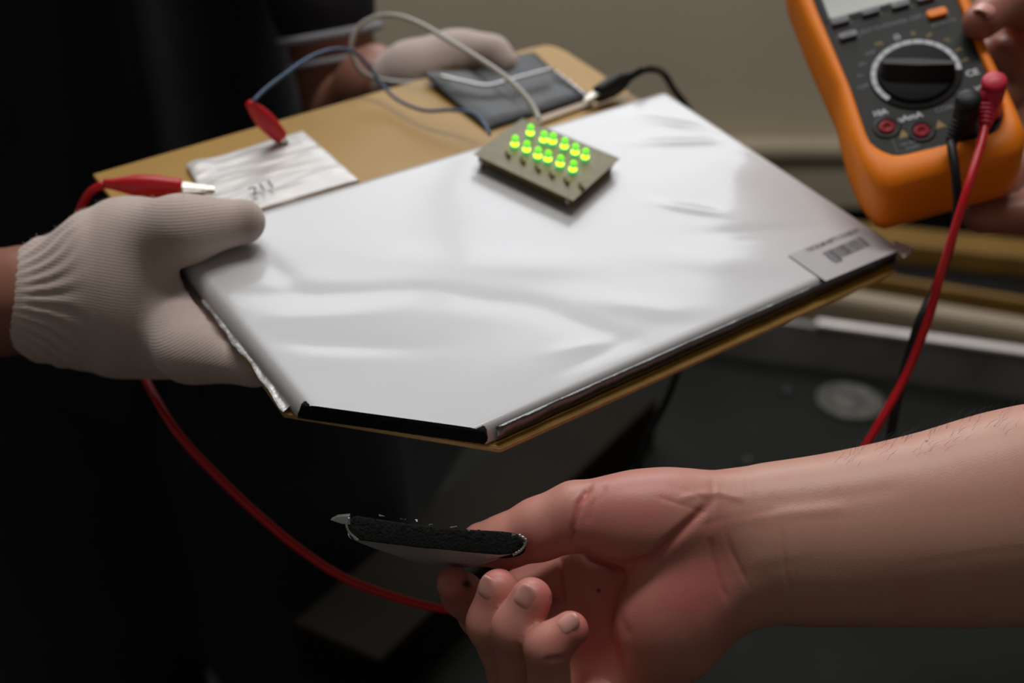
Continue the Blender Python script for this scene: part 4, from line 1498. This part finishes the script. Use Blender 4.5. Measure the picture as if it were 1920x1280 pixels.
# dial
lathe('dial_plate', ml(0, 0, 0), MZ, [(-.002, .0240), (.0006, .0240), (.0011, .0234), (.0011, 0)], M['meterface'], met, 64)
kn = lathe('dial_knob', ml(0, 0, 0), MZ, [(.0008, .0204), (.0018, .0203), (.0026, .0197), (.0029, .0188), (.0030, 0)], M['knob'], met, 64)
ka = R(-21)
KX = MX * math.cos(ka) + MY * math.sin(ka)
KY = MZ.cross(KX)
gp = rounded([(-18.5, -6), (0, -8), (19.8, -4.5), (19.8, 4.5), (0, 8), (-18.5, 6)], [4, 20, 2, 2, 20, 4])
gl = [ml(0, 0, 2.6) + KX * (p.x * MM) + KY * (p.y * MM) for p in gp]
gt = [ml(0, 0, 10.5) + KX * (p.x * .97 * MM) + KY * (p.y * .30 * MM) for p in gp]
prism('grip', gl, gt, M['grip'], kn, .0008)
# white scale round the dial: one short bar per switch position
for k in range(15):
    a0, a1 = R(214 - k * 15.2), R(214 - k * 15.2 - 14.0)
    ri, ro = .0206, .0234
    pts = [MO + MX * (r * math.cos(a)) + MY * (r * math.sin(a)) + MZ * .0012 for r, rng_ in ((ri, 1), (ro, -1)) for a in ([a0 + (a1 - a0) * i / 5 for i in range(6)] if rng_ == 1 else [a1 + (a0 - a1) * i / 5 for i in range(6)])]
    prism('scale_mark', pts, [p + MZ * .00025 for p in pts], M['whiteprint'], met)
# keys
def key(px, py, w, h, m, name='key', word=None):
    x, y = onm(px, py, 2)
    o = plate(name, rounded([(x - w, y - h), (x + w, y - h), (x + w, y + h), (x - w, y + h)], [h * .8] * 4), -0.5, 2.6, m, met, .0007)
    plate('key_well', rounded([(x - w - 1.2, y - h - 1.4), (x + w + 1.2, y - h - 1.4), (x + w + 1.2, y + h + 1), (x - w - 1.2, y + h + 1)], [h] * 4), 0, .25, M['black'], met)
    if word: text('printed_text', word, ml(x, y, 2.75), MX, MY, .0026, M['dimprint'], o)
for (px_, py_), w_ in zip(((1575, 38), (1632, 20), (1688, 7), (1736, -6), (1590, 65)), ('SELECT', 'RANGE', 'HOLD', 'REL', 'Hz/%')):
    key(px_, py_, 5.2, 2.3, M['key'], 'key', w_)
key(1757, 23, 5.4, 2.9, M['orange'], 'orange_key')
# lettering on the face
def word(s, px, py, size, m, bold=0.0001):
    x, y = onm(px, py)
    return text('printed_text', s, ml(x, y, .15), MX, MY, size, m, met, bold=bold)
word('AUTO POWER OFF', 1671, 46, .0040, M['dimprint'])
word('BACKLITE', 1769, 43, .0030, M['dimprint'])
word('10A', 1650, 212, .0048, M['whiteprint'], .0002)
word('uAmA', 1706, 220, .0050, M['whiteprint'], .0002)
word('COM', 1770, 204, .0042, M['dimprint'], .0001)
word('CE', 1823, 137, .0055, M['whiteprint'], .0002)
word('V\u03a9', 1838, 165, .0042, M['whiteprint'])
word('OFF', 1619, 163, .0035, M['dimprint'])
word('V~', 1614, 142, .0035, M['dimprint'])
word('V=', 1617, 121, .0035, M['dimprint'])
word('mV', 1632, 99, .0040, M['dimprint'])
word('\u03a9', 1682, 70, .0046, M['whiteprint'])
for px_, py_, w_ in ((1648, 82, 'Hz'), (1712, 63, '%'), (1742, 66, 'nF'), (1776, 76, '\u00b0C'), (1797, 93, 'uA'), (1807, 113, 'mA')):
    word(w_, px_, py_, .0036, M['yellowprint'])
word('10A MAX', 1705, 268, .0024, M['dimprint'])
word('FUSED', 1712, 276, .0026, M['dimprint'])
word('MAX 400mA', 1754, 277, .0020, M['dimprint'])
word('600V CAT III', 1832, 250, .0022, M['dimprint'])
word('mA', 1790, 172, .0034, M['dimprint'])
for px_, py_ in ((1694, 251), (1762, 233), (1829, 220)):
    x, y = onm(px_, py_)
    plate('warning_triangle', [(x - 3, y - 2.4), (x + 3, y - 2.4), (x, y + 2.8)], 0, .2, M['yellowprint'], met)
# line under the jacks
for (xa, ya), (xb, yb_) in (((1672, 258), (1683, 285)), ((1683, 285), (1757, 280))):
    a_, b_ = Vector(onm(xa, ya)), Vector(onm(xb, yb_))
    t_ = (b_ - a_).normalized()
    n2 = Vector((-t_.y, t_.x)) * .18
    plate('face_line', [a_ - n2, b_ - n2, b_ + n2, a_ + n2], 0, .15, M['dimprint'], met)
def jack(px, py):
    x, y = onm(px, py)
    j = lathe('jack', ml(x, y, 0), MZ, [(0, .0074), (.0006, .0072), (.0006, .0052), (.0002, .005), (.0002, .0044), (.0003, 0)], M['black'], met, 32)
    lathe('red_socket', ml(x, y, -.1), MZ, [(.0003, .0042), (.0009, .0042), (.0009, .0018), (.0004, .0016), (.0004, 0)], M['socket'], j, 28)
    return x, y
jack(1663, 239)
jack(1728, 246)
j3 = jack(1806, 246)
j4 = jack(1853, 214)

# ------------------------------------------------------------------ test leads and crocodile clips
def clip(parent, rear, front, m, r=.0058, jaw=.016, squash=.8, up=None):
    """rubber boot with steel jaws; rear is the cable end"""
    ax = (front - rear).normalized()
    L = (front - rear).length
    up = up or BN
    prof = [(0, .0022), (L * .04, .0028), (L * .10, .0030), (L * .22, .0042), (L * .42, r), (L * .62, r * 1.04), (L * .86, r * .92), (L * .985, r * .84), (L, r * .78), (L, .0005)]
    side = (up - ax * up.dot(ax)).normalized()
    boot = lathe('clip_boot', rear, ax, prof, m, parent, 24, squash, side)
    Y = ax.cross(side)
    for s_ in (-1, 1):
        o_ = front + side * (.0016 * s_)
        q_ = [o_ - Y * .0032, o_ + Y * .0032, o_ + ax * jaw + Y * .0016 - side * .0012 * s_, o_ + ax * jaw - Y * .0016 - side * .0012 * s_]
        q_ = [q_[0] - ax * .004, q_[1] - ax * .004, q_[2], q_[3]]
        prism('clip_jaw', [w_ + side * (.0011 * s_) for w_ in q_], q_, M['steel'], boot, .0002, 1)
    return boot

def plug(parent, xy, m, length, toward, tip_h=27):
    """right angle banana plug standing in a jack, strain relief towards a point"""
    o = ml(xy[0], xy[1], .5)
    b = lathe('plug', o, MZ, [(0, .0058), (.003, .0060), (.008, .0056), (.018, .0060), (.024, .0062), (.0262, .0060), (.0272, .0048), (.0274, 0)], m, parent, 28)
    s_ = o + MZ * .0215
    d_ = (toward - s_).normalized()
    prof = [(0, .0055), (.006, .0052)]
    for i in range(6):
        z_ = .007 + i * .0021
        prof += [(z_, .0046 - i * .00018), (z_ + .0012, .0046 - i * .00018), (z_ + .0013, .0040 - i * .00018), (z_ + .002, .0040 - i * .00018)]
    prof += [(.0205, .0034), (.0206, .002)]
    lathe('strain_relief', s_, d_, prof, m, b, 20)
    return s_ + d_ * .019

# red lead: jack -> down past the arm -> under the table side -> up to the clip at the glove
red = empty('test_lead', ml(j4[0], j4[1], 27), 'red test lead from the multimeter to the red clip on the small silver cell', 'cable')
e = plug(red, j4, M['pinkred'], .03, P(1846, 238, .542))
tube('cable', [e, P(1838, 275, .536), P(1815, 350, .530), P(1790, 430, .533), P(1762, 520, .540), P(1740, 600, .548), P(1700, 700, .556), P(1650, 790, .558), P(1600, 870, .56), P(1500, 1010, .56),
               P(1300, 1150, .565), P(1080, 1180, .565), P(960, 1160, .56), P(875, 1147, .555), P(790, 1133, .552), P(660, 1090, .548), P(570, 1035, .546), P(490, 970, .545), P(410, 895, .545),
               P(340, 820, .546), P(300, 760, .558), P(262, 690, .580), P(225, 610, .602), P(180, 530, .606), P(146, 450, .592), P(147, 405, .573), P(168, 362, .56), P(196, 345, .556)], .0022, M['red'], red, 10, 6)
clip(red, onb(194, 344, HB + .0105), onb(342, 353, HB + .0085), M['red'], .0062, .0165)
# black lead
blk = empty('test_lead', ml(j3[0], j3[1], 27), 'black test lead hanging beside the red one, its black clip behind the silver battery', 'cable')
e = plug(blk, j3, M['black'], .03, P(1786, 262, .545))
tube('cable', [e, P(1785, 280, .540), P(1792, 330, .536), P(1795, 390, .540), P(1782, 460, .552), P(1758, 530, .566), P(1725, 600, .562), P(1700, 680, .564), P(1680, 760, .566), P(1668, 830, .568), P(1660, 900, .57),
               P(1600, 1010, .60), P(1450, 1060, .66), P(1290, 1020, .70), P(1205, 935, .71), P(1198, 880, .70), P(1210, 825, .70), P(1245, 760, .70), P(1272, 690, .70), P(1290, 600, .72), P(1320, 450, .76),
               P(1330, 300, .775), P(1290, 205, .765), P(1266, 172, .752), P(1244, 138, .742), onb(1216, 129, HB + .020), onb(1188, 140, HB + .0125)], .0024, M['black'], blk, 10, 6)
clip(blk, onb(1190, 139, HB + .0125), onb(1119, 178, HB + .0075), M['black'], .0070, .010)
# wires of the light board: white from the dark cell, blue with its red clip
ww = empty('jumper_wire', P(700, 30, .66), 'thin white wire looping up from the light board to the small black cell', 'wire')
tube('insulation', [onb(1010, 224, HP + .003), P(1004, 208, .618), P(985, 180, .622), P(945, 142, .628), P(895, 108, .635), P(835, 72, .645), P(790, 46, .65), P(745, 30, .655), P(705, 32, .66), P(672, 52, .662),
                    P(658, 88, .664), P(668, 122, .668), P(692, 143, .672), P(732, 153, .678), P(775, 155, .682), P(800, 150, .688)], .0016, M['whitewire'], ww, 10, 8)
bwr = empty('jumper_wire', P(560, 120, .62), 'thin blue wire from the light board to the red clip at the silver cell corner', 'wire')
tube('insulation', [P(474, 190, .583), P(500, 165, .59), P(540, 135, .60), P(580, 108, .615), P(622, 93, .63), P(660, 96, .64), P(690, 122, .645), P(716, 158, .645), P(746, 187, .64), P(795, 207, .63), P(850, 206, .625),
                    P(890, 214, .62), P(908, 232, .612), onb(918, 252, HP + .0025)], .0011, M['bluewire'], bwr, 10, 8)
clip(bwr, P(466, 192, .583), onb(527, 258, HB + .006), M['red'], .0052, .006)

# ------------------------------------------------------------------ hand that holds the multimeter
B = Blob(*bounds([P(1760, -260, 0.5360), P(3300, -260, 0.5360), P(3300, 520, 0.7560), P(1760, 520, 0.7560)], 0.06), .0022)
B.chain([P(3200, 130, .72), P(2480, 140, 0.6760), P(2150, 150, 0.6560), P(2010, 160, 0.6460)], [.046, .038, .029, .027], .02)
B.chain([P(2010, 150, 0.6460), P(1915, 120, 0.6410)], [.027, .024], .015)
B.chain([P(2010, 200, 0.6480), P(1905, 215, 0.6480)], [.027, .020], .015)
B.chain([P(2000, 80, 0.6410), P(1930, 10, 0.6210), P(1880, 5, 0.5960), P(1838, 42, 0.5745)], [.022, .0145, .0122, .0098], .006)
def bk(px, py, extra):
    return hit(px, py, MO - MZ * (.039 + extra), MZ)
for pts, r in (((P(1905, 215, .648), bk(1925, 310, .014), bk(1880, 352, .012), bk(1825, 372, .0105)), 9.5),
               ((P(1930, 240, .651), bk(1985, 340, .018), bk(1925, 404, .013), bk(1838, 408, .0115)), 10.5),
               ((P(1900, 170, .651), bk(1860, 190, .014), bk(1800, 205, .011), bk(1745, 215, .0105)), 9.5),
               ((P(1900, 120, .648), bk(1850, 110, .014), bk(1790, 115, .011), bk(1730, 120, .0105)), 9.5)):
    B.chain(list(pts), [.0135, .0115, r * .001, r * .00088], .003)
v, f = B.build()
v = smooth_verts(v, f, 2)
px, z = np_proj(v)
h3 = np_mesh('person', v, f, M['skin_dark'], None, {'redness': .5 * np.exp(-((px[:, 0] - 1850) / 50) ** 2 - ((px[:, 1] - 40) / 50) ** 2) + .2})
tag(h3, 'person seen only as a hand gripping the orange multimeter from behind', 'person')
nail(P(1838, 42, 0.5745), P(1880, 5, 0.5960), V(-.25, -.35, -.9), .0101, M['nail'], h3, .0125, 48)
